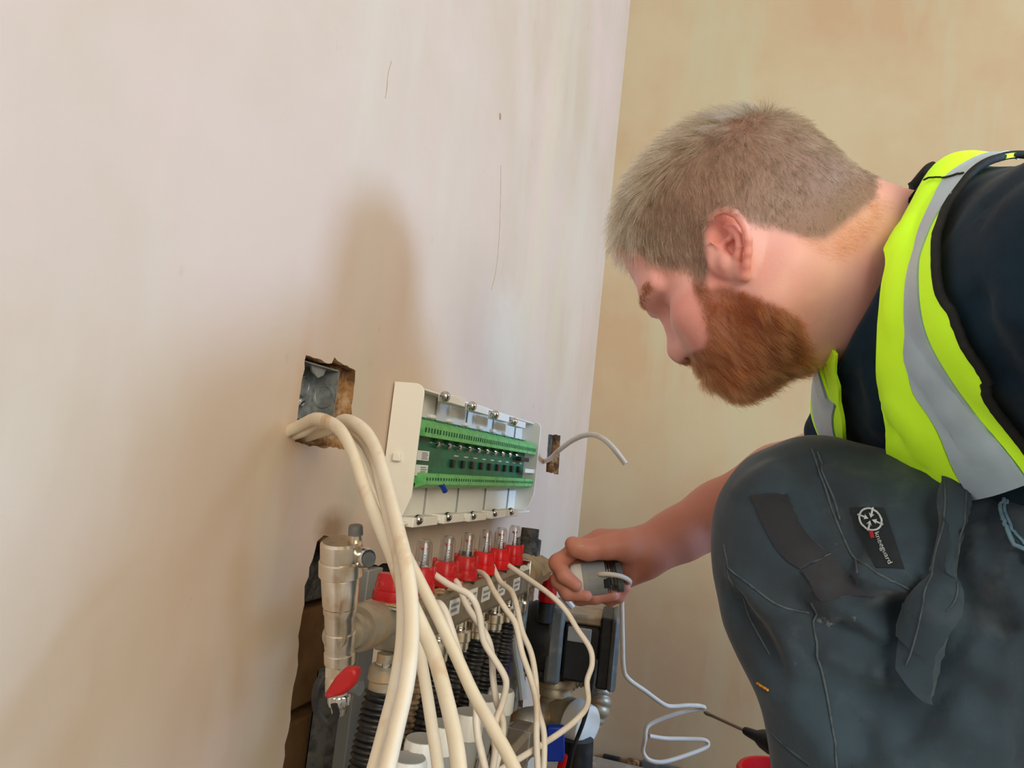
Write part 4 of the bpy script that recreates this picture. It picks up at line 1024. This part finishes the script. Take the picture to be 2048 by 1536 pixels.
bw = soft((np.abs(su-8-(np.abs(sl)-25)*.06) < 4.2) & (np.abs(sl) > 9) & (np.abs(sl) < 44) & (sf > 50) & head, 1)
strands('eyebrow', M_brow, fw(bw), 1900, lambda P: np.full(len(P), .0075), lambda P: HL*np.sign(loc(P)[2])[:, None]+HU*.25, lambda P: np.full(len(P), .3), .00007)
lw = soft((np.abs(su+16) < 2.0) & (np.abs(sl) > 21) & (np.abs(sl) < 42) & (sf > 55) & head, 0)
if lw.sum() > 1: strands('eyelashes', M_brow, fw(lw), 160, lambda P: np.full(len(P), .006), lambda P: HF-HU*.9, lambda P: np.full(len(P), 1.2), .00006)
# finger nails
def nail(p, n, along, w, l, name='nail'):
    n = unit(n); along = unit(along-n*np.dot(along, n)); side = np.cross(n, along); mb = MB(); vv = []; ff = []
    for i in range(5):
        for j in range(5):
            a = (i/4-.5)*2; b = (j/4-.5)*2
            vv.append(p+side*a*w*(1-.18*b*b if b > 0 else 1)+along*b*l+n*(-.0012*a*a-.0004*b*b))
    for i in range(4):
        for j in range(4): ff.append((i*5+j, i*5+j+1, (i+1)*5+j+1, (i+1)*5+j))
    mb.add(vv, ff); return mb.build(name, M_nail, person, angle=90)
M_nail = mat('finger_nail', (202, 136, 112), .3, var=[((224, 172, 152), 60, .5, .7, I3)])
STree = tree(SV, SQ)
hN, hNn = hit(STree, 1160, 1087); nail(hN+hNn*.0003, hNn, -CR+CU*.15, .0040, .0052)

# ---- t-shirt
shirt = Field()
shirt.ell(chest+V(0, .0, .0), (.178, .235, .118), TAX, .05)
shirt.ell(V(.66, -.76, .53), (.168, .20, .128), TAX, .05)
shirt.cone(Lsh+V(.03, 0, .0), Rsh-V(.03, 0, .0), .070, .068, .05)
shirt.cone(n2, V(.655, -.60, .66), .073, .10, .04)
shirt.cone(n1, n2, .061, .073, .03)
shirt.cone(hp(-62, 6), dep(1850, 522, .62), .048, .053, .03)
shirt.cone(hp(6, -66), dep(1760, 606, .62), .036, .049, .03)
shirt.cone(dep(1885, 428, .60), dep(2110, 462, .45), .038, .036, .04)
shirt.chain([Lsh, Lsh*.1+Lel*.9], [.074, .066], .03)
shirt.chain([Rsh, Rsh*.30+Rel*.70+V(-.012, -.01, .0)], [.070, .062], .03)
_pr = unit(ray(1745, 600)); _pn = -CR*.927+CU*.375; _pn = _pn-_pr*np.dot(_pn, _pr)
shirt.plane(dep(1745, 600, .60), _pn)
def spost(P, d):
    return d+.0035*vnoise(P*V(1, .55, .55), 20, 9)+.0016*vnoise(P, 48, 4)
shirt.post = spost
TV, TQ = surface(shirt, .0042, (.30, -1.02, .34), (1.02, -.28, .92), 10, 2)
TV = brush(TV, TQ, [([(1843, 690), (1895, 760), (1955, 850), (2010, 935)], .005, .006), ([(1800, 850), (1830, 880), (1870, 940)], -.007, .010), ([(1790, 800), (1835, 850), (1850, 930)], .006, .010),
  ([(1960, 400), (1990, 520), (2000, 640)], -.004, .026), ([(2010, 380), (2035, 560), (2050, 760)], .004, .03), ([(1935, 560), (1985, 680), (2040, 790)], -.006, .014), ([(1730, 720), (1750, 800), (1760, 880)], .005, .012), ([(1745, 700), (1775, 790), (1790, 880)], -.004, .010), ([(1835, 440), (1815, 560), (1812, 680)], .003, .008)])
TT = tree(TV, TQ)
M_shirt = mat('navy_cotton', (14, 38, 56), .92, var=[((24, 50, 68), 14, .45, .65, I3)], bump=[(900, .15, .0005)], sheen=.08, spec=.25)
tshirt = tomesh('tshirt', TV, TQ, M_shirt, person)

# ---- trousers
Lkn, Lan = dep(1596, 1054, .60), V(.575, -.525, .09)
Lhip, Rhip = V(.575, -.86, .47), V(.745, -.86, .47)
Rkn, Ran = V(.80, -.47, .085), V(.79, -.92, .085)
leg = Field()
leg.chain([Lhip, V(.583, -.62, .515), Lkn-V(0, .02, .004)], [.108, .098, .074], .03)
leg.cone(Lkn, Lkn+(Lan-Lkn)*.12, .0655, .069, .03)
leg.chain([Lkn+V(0, -.012, -.03), Lkn*.6+Lan*.4+V(0, -.020, 0), Lan], [.066, .076, .080], .03)
leg.ell((Lkn+Lan)/2+V(0, -.06, .08), (.07, .09, .13), None, .05)
leg.ell(V(.66, -.88, .47), (.185, .15, .13), None, .06)
leg.ell(V(.66, -.82, .52), (.175, .12, .11), None, .06)
leg.chain([Rhip, Rkn], [.105, .075], .04)
leg.chain([Rkn, Ran], [.070, .062], .03)
def lpost(P, d): return d+.003*vnoise(P, 17, 2)+.0016*vnoise(P, 42, 6)
leg.post = lpost
LV, LQ = surface(leg, .0040, (.38, -1.12, -.01), (1.0, -.22, .70), 10, 2)
# folds and pressed seams
folds = [
 ([(1600, 905), (1648, 985), (1700, 1080), (1712, 1140)], -.004, .012),
 ([(1700, 1150), (1760, 1170), (1830, 1185)], .010, .013), ([(1680, 1165), (1740, 1215), (1810, 1240)], -.009, .013),
 ([(1610, 1150), (1700, 1235), (1790, 1310)], .008, .014), ([(1590, 1190), (1680, 1280), (1760, 1340)], -.006, .012),
 ([(1780, 1170), (1795, 1250), (1800, 1320)], -.010, .012), ([(1830, 1150), (1815, 1250)], -.008, .011),
 ([(1450, 1130), (1530, 1215), (1610, 1225)], .004, .010), ([(1455, 1150), (1500, 1240), (1560, 1330), (1590, 1400)], -.004, .012),
 ([(1500, 990), (1560, 960), (1580, 1000)], .003, .014), ([(1580, 985), (1610, 1070), (1660, 1110)], -.004, .010),
 ([(1530, 1350), (1620, 1450), (1680, 1530)], .005, .016), ([(1900, 1200), (1980, 1220), (2040, 1260)], -.006, .016),
 ([(1850, 980), (1900, 1080), (1890, 1180)], -.004, .012), ([(1930, 1090), (2000, 1100), (2048, 1130)], .006, .018),
 ([(1880, 1400), (1960, 1460), (2040, 1480)], .006, .02), ([(1660, 1240), (1720, 1270), (1790, 1330)], -.008, .007), ([(1640, 1290), (1710, 1330), (1780, 1350)], .006, .009), ([(1680, 1180), (1720, 1195), (1770, 1200)], .006, .006), ([(1640, 930), (1690, 960), (1760, 970)], .003, .010), ([(1470, 1000), (1500, 960), (1560, 925)], .002, .01),
 ([(1960, 1000), (1975, 1060), (1970, 1130)], -.005, .012), ([(1990, 1150), (2030, 1200), (2048, 1260)], .007, .014), ([(1920, 1290), (1980, 1330), (2048, 1350)], .005, .015), ([(1560, 1240), (1580, 1330), (1600, 1420)], .003, .010), ([(1700, 1420), (1720, 1480), (1730, 1536)], -.005, .012), ([(1700, 1380), (1790, 1430), (1850, 1500)], -.005, .016)]
LV = brush(LV, LQ, [(a_, b_*1.7, c_) for a_, b_, c_ in folds])
M_trous = mat('slate_work_trousers', (49, 68, 83), .85, var=[((42, 53, 64), 10, .42, .62, I3), ((80, 92, 102), 16, .56, .75, I3), ((150, 154, 156), 55, .70, .82, I3)], bump=[(700, .25, .0006), (30, .2, .004)], sheen=.2)
M_knee = mat('black_knee_fabric', (38, 40, 48), .9, var=[((48, 50, 58), 20, .45, .65, I3)], bump=[(800, .2, .0005)], sheen=.2)
M_seam = mat('grey_seam_thread', (78, 90, 98), .8, var=[((60, 70, 78), 120, .45, .6, I3)])
trousers = tomesh('trousers', LV, LQ, M_trous, person)
LT = tree(LV, LQ)
def strip3(pts, T, guess=.6): return np.array([hit(T, p[0], p[1], guess)[0] if len(p) == 2 else snap(T, p, 0) for p in pts])
def resample(P, n):
    P = catmull(P, 8) if len(P) > 2 else P
    s = np.concatenate([[0], np.cumsum(np.linalg.norm(np.diff(P, axis=0), axis=1))]); t = np.linspace(0, s[-1], n)
    return np.stack([np.interp(t, s, P[:, i]) for i in range(3)], 1)
def panel(name, e0, e1, T, m, off, thick, parent, nl=48, nw=10, guess=.6, follow=1.0, bulge=0, sm=1):
    """cloth strip between two edges, lying on the surface T"""
    A, B = resample(strip3(e0, T, guess), nl), resample(strip3(e1, T, guess), nl)
    top_, bot = [], []
    for i in range(nl):
        for j in range(nw):
            p = A[i]*(1-j/(nw-1))+B[i]*(j/(nw-1))
            r = T.find_nearest(Vector(p)); n = np.array(r[1]); s_ = np.array(r[0])*follow+p*(1-follow)
            e = s_+n*(off+bulge*sin(pi*j/(nw-1))); top_.append((e, n))
    Vt = np.array([t[0] for t in top_]); Nt = np.array([t[1] for t in top_])
    q = np.array([(i*nw+j, i*nw+j+1, (i+1)*nw+j+1, (i+1)*nw+j) for i in range(nl-1) for j in range(nw-1)])
    for _ in range(sm): Vt = relax(Vt, q, .4)
    n_ = len(Vt); Vb = Vt-Nt*thick
    edge = [(i*nw, (i+1)*nw) for i in range(nl-1)], [((i+1)*nw+nw-1, i*nw+nw-1) for i in range(nl-1)], [(j+1, j) for j in range(nw-1)], [((nl-1)*nw+j, (nl-1)*nw+j+1) for j in range(nw-1)]
    side = np.array([(a, b, b+n_, a+n_) for E_ in edge for a, b in E_])
    v = np.vstack([Vt, Vb]); qq = np.vstack([q, q[:, ::-1]+n_, side])
    o = tomesh(name, v, qq, m, parent)
    bm = bmesh.new(); bm.from_mesh(o.data); bmesh.ops.recalc_face_normals(bm, faces=bm.faces); bm.to_mesh(o.data); bm.free()
    o.data.set_sharp_from_angle(angle=radians(50))
    return o
def line_on(name, pts, T, r, m, parent, off=.0, seg=6, guess=.6):
    P = resample(strip3(pts, T, guess), max(12, 8*len(pts)))
    P = np.array([snap(T, p, off) for p in P])
    return MB().tube(P, r, seg).build(name, m, parent, angle=80)
for pts in [[(1622, 896), (1645, 960), (1668, 1030), (1698, 1100), (1712, 1120), (1715, 1146)], [(1712, 1120), (1760, 1150), (1822, 1180)],
            [(1450, 1128), (1500, 1170), (1560, 1212), (1618, 1226)], [(1622, 1205), (1634, 1290), (1650, 1370), (1664, 1450), (1674, 1536)],
            [(1448, 1090), (1462, 1160), (1500, 1235), (1540, 1310)], [(1600, 1130), (1640, 1120), (1662, 1108)],
            [(1540, 1460), (1580, 1500), (1620, 1530)], [(1635, 905), (1665, 990), (1680, 1040)]]:
    line_on('seam', pts, LT, .0009, M_seam, trousers, .0002)
# black stretch patch at the side of the knee
panel('knee_patch', [(1500, 990), (1540, 1080), (1570, 1120), (1600, 1140)], [(1575, 985), (1600, 1040), (1630, 1080), (1662, 1106)], LT, M_knee, .0012, .002, trousers, 26, 8)
panel('knee_patch', [(1600, 1142), (1622, 1170), (1640, 1200)], [(1664, 1108), (1700, 1150), (1760, 1185)], LT, M_knee, .0014, .002, trousers, 20, 10)
# holster pocket flap hanging from the hip
flap = panel('pocket_flap', [(1885, 955), (1879, 1010), (1867, 1075), (1840, 1195), (1812, 1278), (1800, 1342)], [(1944, 980), (1938, 1040), (1926, 1120), (1912, 1215), (1900, 1300), (1870, 1412)], LT, M_trous, .012, .007, trousers, 40, 10, follow=.0, bulge=.004, sm=2)
FT = BVHTree.FromPolygons([Vector(v.co)+Vector(ORG[flap.name]) for v in flap.data.vertices], [tuple(p.vertices) for p in flap.data.polygons])
for pts in [[(1890, 956), (1888, 1030), (1870, 1110), (1842, 1230), (1812, 1330)], [(1934, 966), (1930, 1030), (1914, 1120), (1905, 1210), (1888, 1330)]]:
    line_on('seam', pts, FT, .0007, M_seam, trousers, .0001)
panel('belt_pocket', [(2014, 1000), (2012, 1030), (2030, 1090), (2060, 1120)], [(2100, 1000), (2100, 1040), (2110, 1080), (2120, 1110)], LT, M_trous, .006, .005, trousers, 16, 8)
M_bluethread = mat('pale_blue_piping', (110, 146, 168), .7, var=[((90, 124, 146), 90, .5, .65, I3)])
line_on('piping', [(2013, 1003), (2012, 1034), (2030, 1092), (2060, 1122)], LT, .0014, M_bluethread, trousers, .0065)
line_on('piping', [(2020, 1005), (2020, 1034), (2036, 1086), (2062, 1112)], LT, .0010, M_bluethread, trousers, .0065)
# orange bar tack
M_orange = mat('orange_thread', (226, 160, 50), .6, var=[((200, 130, 30), 200, .5, .65, I3)])
line_on('thread', [(1516, 1366), (1527, 1373), (1538, 1381)], LT, .0010, M_orange, trousers, .0008)
# embroidered label on the thigh
M_label = mat('black_label', (26, 34, 42), .8, var=[((32, 42, 50), 60, .5, .65, I3)])
M_white_thread = mat('white_thread', (196, 206, 212), .7, var=[((170, 180, 188), 160, .5, .65, I3)])
M_redthread = mat('red_thread', (176, 34, 40), .7, var=[((150, 26, 32), 160, .5, .65, I3)])
lab = panel('label', [(1700, 1014), (1722, 1076), (1752, 1137)], [(1770, 1016), (1790, 1076), (1810, 1139)], LT, M_label, .0010, .0014, trousers, 20, 10)
def emb(pts, r, m, name='emblem'): return line_on(name, pts, LT, r, m, lab, .0018, 6)
cx, cy = 1743, 1040
def ep(a, r=1.0): return (cx+r*(24*cos(a)*.88-8*sin(a)*.45), cy+r*(9*cos(a)+19*sin(a)))
emb([ep(2*pi*i/16) for i in range(17)], .0007, M_white_thread)
for a in (0, pi/2, pi, 3*pi/2):
    emb([ep(a, 1.16), ep(a, .45)], .0007, M_white_thread)
    A_ = [hit(LT, *ep(a, .14))[0], hit(LT, *ep(a-.42, .62))[0], hit(LT, *ep(a, .46))[0], hit(LT, *ep(a+.42, .62))[0]]
    A_ = [snap(LT, p, .0022) for p in A_]
    MB().add(A_, [(0, 1, 2), (0, 2, 3)]).build('emblem', M_white_thread, lab, smooth=False)
A_ = [snap(LT, hit(LT, *p)[0], .0022) for p in [(1740, 1060), (1748, 1058), (1752, 1076), (1745, 1077)]]
MB().add(A_, [(0, 1, 2, 3)]).build('red_mark', M_redthread, lab, smooth=False)
fcu = D.curves.new('lettering', 'FONT'); fcu.body = 'kneeguard'; fcu.size = 1.0; fcu.extrude = 0.0
fo = D.objects.new('tmp', fcu); COL.objects.link(fo); dg = bpy.context.evaluated_depsgraph_get(); dg.update()
fme = D.meshes.new_from_object(fo.evaluated_get(dg)); D.objects.remove(fo); D.curves.remove(fcu)
fco = np.array([v.co[:] for v in fme.vertices]); fx0, fx1 = fco[:, 0].min(), fco[:, 0].max()
p0, p1 = np.array([1755, 1066.]), np.array([1781, 1130.]); dr = unit(p1-p0); up2 = np.array([dr[1], -dr[0]])
Ln = np.linalg.norm(p1-p0)
newv = []
for c in fco:
    t = (c[0]-fx0)/(fx1-fx0); px = p0+dr*t*Ln+up2*(c[1]-.25)*13.0
    newv.append(snap(LT, hit(LT, *px)[0], .0024)-ORG[lab.name])
for v, c in zip(fme.vertices, newv): v.co = c
fme.materials.clear(); fme.materials.append(M_white_thread); fme.name = 'lettering'
lo_ = D.objects.new('lettering', fme); COL.objects.link(lo_); lo_.parent = lab; ORG[lo_.name] = ORG[lab.name]
# boots, standing on the floor
def boot(a, toe, flat):
    F_ = Field(); a = np.array(a, float); d = unit(np.array(toe)-a)
    F_.cone(a+V(0, 0, .07), a+V(0, 0, -.01), .052, .05, .03).chain([a-d*.03-V(0, 0, .03), a+d*.10-V(0, 0, .035), np.array(toe)], [.048, .046, .042], .03)
    if flat: F_.plane((0, 0, .004), (0, 0, -1), .006)
    lo, hi = np.minimum(a, toe)-.13, np.maximum(a, toe)+.13
    v, q = surface(F_, .006, lo, hi, 8, 1); return tomesh('boot', v, q, M_boot, person)
M_boot = mat('black_boot_leather', (40, 34, 30), .6, var=[((62, 54, 46), 30, .5, .7, I3)], bump=[(120, .2, .001)])
boot(V(.575, -.50, .075), V(.572, -.325, .045), True)
boot(V(.79, -.94, .085), V(.79, -.985, .055), True)

# ---- hi-vis vest
M_vest = mat('hivis_yellow', (198, 255, 6), .75, bump=[(600, .2, .0006)])
M_vest.node_tree.nodes['Principled BSDF'].inputs['Base Color'].default_value = (.88, 1.62, .045, 1)   # fluorescent dye: returns more yellow-green than it receives
M_refl = mat('reflective_tape', (196, 222, 242), .4, .0, var=[((182, 208, 230), 18, .45, .65, I3)], bump=[(1200, .15, .0003), (25, .12, .003)])
M_bind = mat('black_binding', (24, 26, 26), .8, var=[((34, 36, 36), 80, .5, .65, I3)])
# back and far side of the vest: a shell over the shirt
back = Field(); back.p = list(shirt.p)
lat = V(1, 0, 0)
def vpost(P, d):
    d = d+.0025*vnoise(P*V(1, .55, .55), 20, 9)
    sh = np.abs(d-.0105)-.0032
    X = P-chest; b = X@CHN; x = P[:, 0]-.657
    reg = np.minimum(np.maximum(b+.012, np.abs(x)-.155), np.maximum(b-.040, np.abs(x)-.112))    # the back and over the shoulders
    reg = np.maximum(reg, (P-dep(1845, 560, .62))@unit(-CR*.80+CU*.6))
    reg = np.maximum(reg, -(P[:, 2]-.47))
    return np.maximum(sh, reg)
back.post = vpost
VV, VQ = surface(back, .0038, (.40, -1.02, .40), (.92, -.30, .92), 10, 1)
vest = tomesh('hi_vis_vest', VV, VQ, M_vest, person)
tag(vest, 'fluorescent yellow vest with silver reflective bands and black binding')
E0 = [(1905, 318), (1868, 345), (1838, 385), (1822, 410), (1808, 463), (1793, 528), (1786, 587), (1781, 651), (1778, 726), (1776, 800), (1781, 864), (1793, 909), (1808, 945), (1830, 975)]
E1 = [(2011, 317), (1947, 344), (1902, 379), (1885, 424), (1862, 478), (1848, 537), (1840, 602), (1840, 676), (1843, 740), (1850, 778), (1877, 815), (1907, 874), (1937, 940), (1965, 985)]
E2 = [(2040, 318), (1984, 345), (1954, 369), (1927, 409), (1897, 453), (1877, 503), (1870, 557), (1872, 602), (1887, 666), (1907, 706), (1937, 755), (1976, 820), (2016, 874), (2048, 911), (2075, 950)]
E3 = [(2075, 305), (2010, 332), (1986, 345), (1947, 379), (1917, 424), (1900, 478), (1900, 528), (1909, 587), (1932, 636), (1956, 691), (1991, 750), (2048, 854), (2085, 920)]
panel('front_panel', E0, E1, TT, M_vest, .0095, .003, vest, 60, 12, guess=.55)
panel('reflective_band', E1, E2, TT, M_refl, .0105, .003, vest, 60, 10, guess=.52)
panel('front_edge', E2, E3, TT, M_vest, .0095, .003, vest, 60, 8, guess=.5)
line_on('binding', E3, TT, .0028, M_bind, vest, .008, 8, guess=.5)
line_on('seam', [(1872, 378), (1902, 379), (1950, 370)], TT, .0007, M_bind, vest, .0112)
F0 = [(1641, 705), (1644, 760), (1651, 815), (1666, 864), (1678, 900), (1690, 930)]
F1 = [(1652, 700), (1650, 755), (1657, 815), (1671, 864), (1682, 900), (1696, 930)]
F2 = [(1684, 700), (1690, 775), (1700, 825), (1718, 905), (1726, 935)]
F3 = [(1703, 700), (1706, 775), (1718, 849), (1734, 910), (1744, 935)]
panel('front_edge', F0, F1, TT, M_vest, .014, .003, vest, 24, 4, guess=.68)
panel('reflective_band', F1, F2, TT, M_refl, .015, .003, vest, 24, 8, guess=.67)
panel('front_panel', F2, F3, TT, M_vest, .014, .003, vest, 24, 6, guess=.66)
# stand-away neck binding at the nape
nb = [dep(1812, 402, .63), dep(1826, 374, .635), dep(1846, 345, .63), dep(1858, 336, .62), dep(1866, 342, .60), dep(1858, 364, .585), dep(1838, 384, .57), dep(1822, 405, .565)]
MB().tube(catmull(nb, 8), .004, 8, flat=(.0022, .0055), ref=CR*.4+CU).build('neck_binding', M_bind, vest, angle=80)

# ------------------------------------------------------------------ actuator in the hand
ra = empty('valve_actuator', tuple(hd(1195, 1155)), 'white and grey cylindrical valve actuator gripped in the man\'s right hand', 'actuator')
aa = hd(1142, 1163, -.002); ad = unit(hd(1245, 1152, -.004)-aa); AL = np.linalg.norm(hd(1245, 1152, -.004)-aa); AR = .0195
MB().lathe(aa, ad, [(0, AR*.80), (.002, AR*.9), (.006, AR*.98), (.012, AR), (AL*.32, AR)], 32).build('white_head', M_white, ra)
MB().lathe(aa, ad, [(AL*.22, AR*.99), (AL*.23, AR*1.03), (AL*.66, AR*1.03), (AL*.67, AR*.99)], 32).build('grey_band', M_grey, ra)
MB().lathe(aa, ad, [(AL*.66, AR*.98), (AL*.72, AR*.98), (AL*.74, AR*.90), (AL*.80, AR*.90), (AL*.82, AR*.97), (AL*.86, AR*.97)], 32).build('clear_collar', M_clear2, ra)
MB().lathe(aa, ad, [(AL*.66, AR*.84), (AL*.86, AR*.84), (AL*.88, AR*.93), (AL*.98, AR*.93), (AL, AR*.8)], 12).build('base_ring', M_dgrey, ra)
vw = unit(-FW-ad*np.dot(-FW, ad)); sw = np.cross(ad, vw)
MB().tube([aa+ad*AL*.74+(vw*cos(t)+sw*sin(t))*AR*.99 for t in np.linspace(-1.2, .9, 14)], .0007, 6).tube([aa+ad*AL*.70+(vw*cos(t)+sw*sin(t))*AR*.99 for t in np.linspace(-1.2, .9, 14)], .0007, 6).build('chrome_wire', M_chrome, ra)
MB().box(aa+ad*AL*.66+vw*AR*1.0+sw*.001, (.006, .010, .004), ax=(ad, sw, vw)).build('cable_entry', M_blackp, ra, bevel=.0006)
q = MB()
for i in range(4):
    for j in range(3-(i % 2)):
        t = (i-1.5)*.16
        c = aa+ad*AL*(.34+.08*j)+(vw*cos(t)+sw*sin(t))*AR*1.034
        q.box(c, (AL*.055, .0008, .0003), ax=(ad, sw*cos(t)-vw*sin(t), vw*cos(t)+sw*sin(t)))
q.build('print', M_ink, ra, smooth=False)
W1 = catmull([hd(1196, 1148, -.018), hd(1204, 1148, -.024), hd(1222, 1149, -.027), hd(1243, 1153, -.026), hd(1258, 1161, -.018), hd(1258, 1168, 0), hd(1250, 1180, .022), hd(1244, 1200, .03),
    dep(1244, 1230, .88), dep(1245, 1275, .88), dep(1247, 1335, .885), dep(1257, 1358, .89), dep(1290, 1382, .90), dep(1326, 1408, .91), dep(1345, 1413, .92), dep(1375, 1411, .93), dep(1400, 1412, .945),
    dep(1408, 1416, .95), dep(1388, 1420, .95), dep(1352, 1428, .945), dep(1310, 1443, .94), dep(1293, 1456, .935), dep(1290, 1478, .93), dep(1286, 1503, .93), dep(1298, 1520, .93), dep(1325, 1524, .935), dep(1365, 1513, .95), dep(1405, 1498, .965),
    dep(1416, 1489, .97), dep(1408, 1480, .97), dep(1370, 1478, .965), dep(1330, 1477, .955), dep(1298, 1472, .945)], 7)
MB().tube(W1, .0028, 10).build('cable', M_wire, ra, angle=80)

# ------------------------------------------------------------------ screwdriver and red tub behind the shin
rs = empty('screwdriver', tuple(dep(1500, 1470, .72)), 'thin dark screwdriver poking out behind the trouser shin', 'screwdriver')
s0, s1 = dep(1408, 1424, .76), dep(1496, 1464, .70); sd = unit(s1-s0)
MB().lathe(s0, sd, [(0, .0008), (.004, .0022), (.012, .0016), (np.linalg.norm(s1-s0)+.005, .0016)], 10).build('blade', M_steelbar, rs)
MB().lathe(s1, sd, [(-.004, .0035), (0, .0042), (.012, .0052), (.020, .0085), (.032, .0105), (.07, .0105), (.085, .0095), (.09, .006)], 12).build('handle', M_blackp, rs)
rt = empty('red_tub', tuple(onX(1512, 1600, 1.28)*V(1, 1, 0)), 'red plastic tub on the floor behind the shin, only its rim showing', 'tub')
tc_ = onX(1472, 1534, 1.28)-V(0, .0725, 0); zt_ = onX(1510, 1507, 1.345)[2]
MB().lathe((1.28, tc_[1], 0.0), (0, 0, 1), [(0, .050), (.003, .054), (zt_-.02, .066), (zt_-.02, .071), (zt_-.004, .0725), (zt_, .070), (zt_, .064), (.006, .050), (.006, .001)], 36, cap=False).build('bowl', M_redclean, rt)
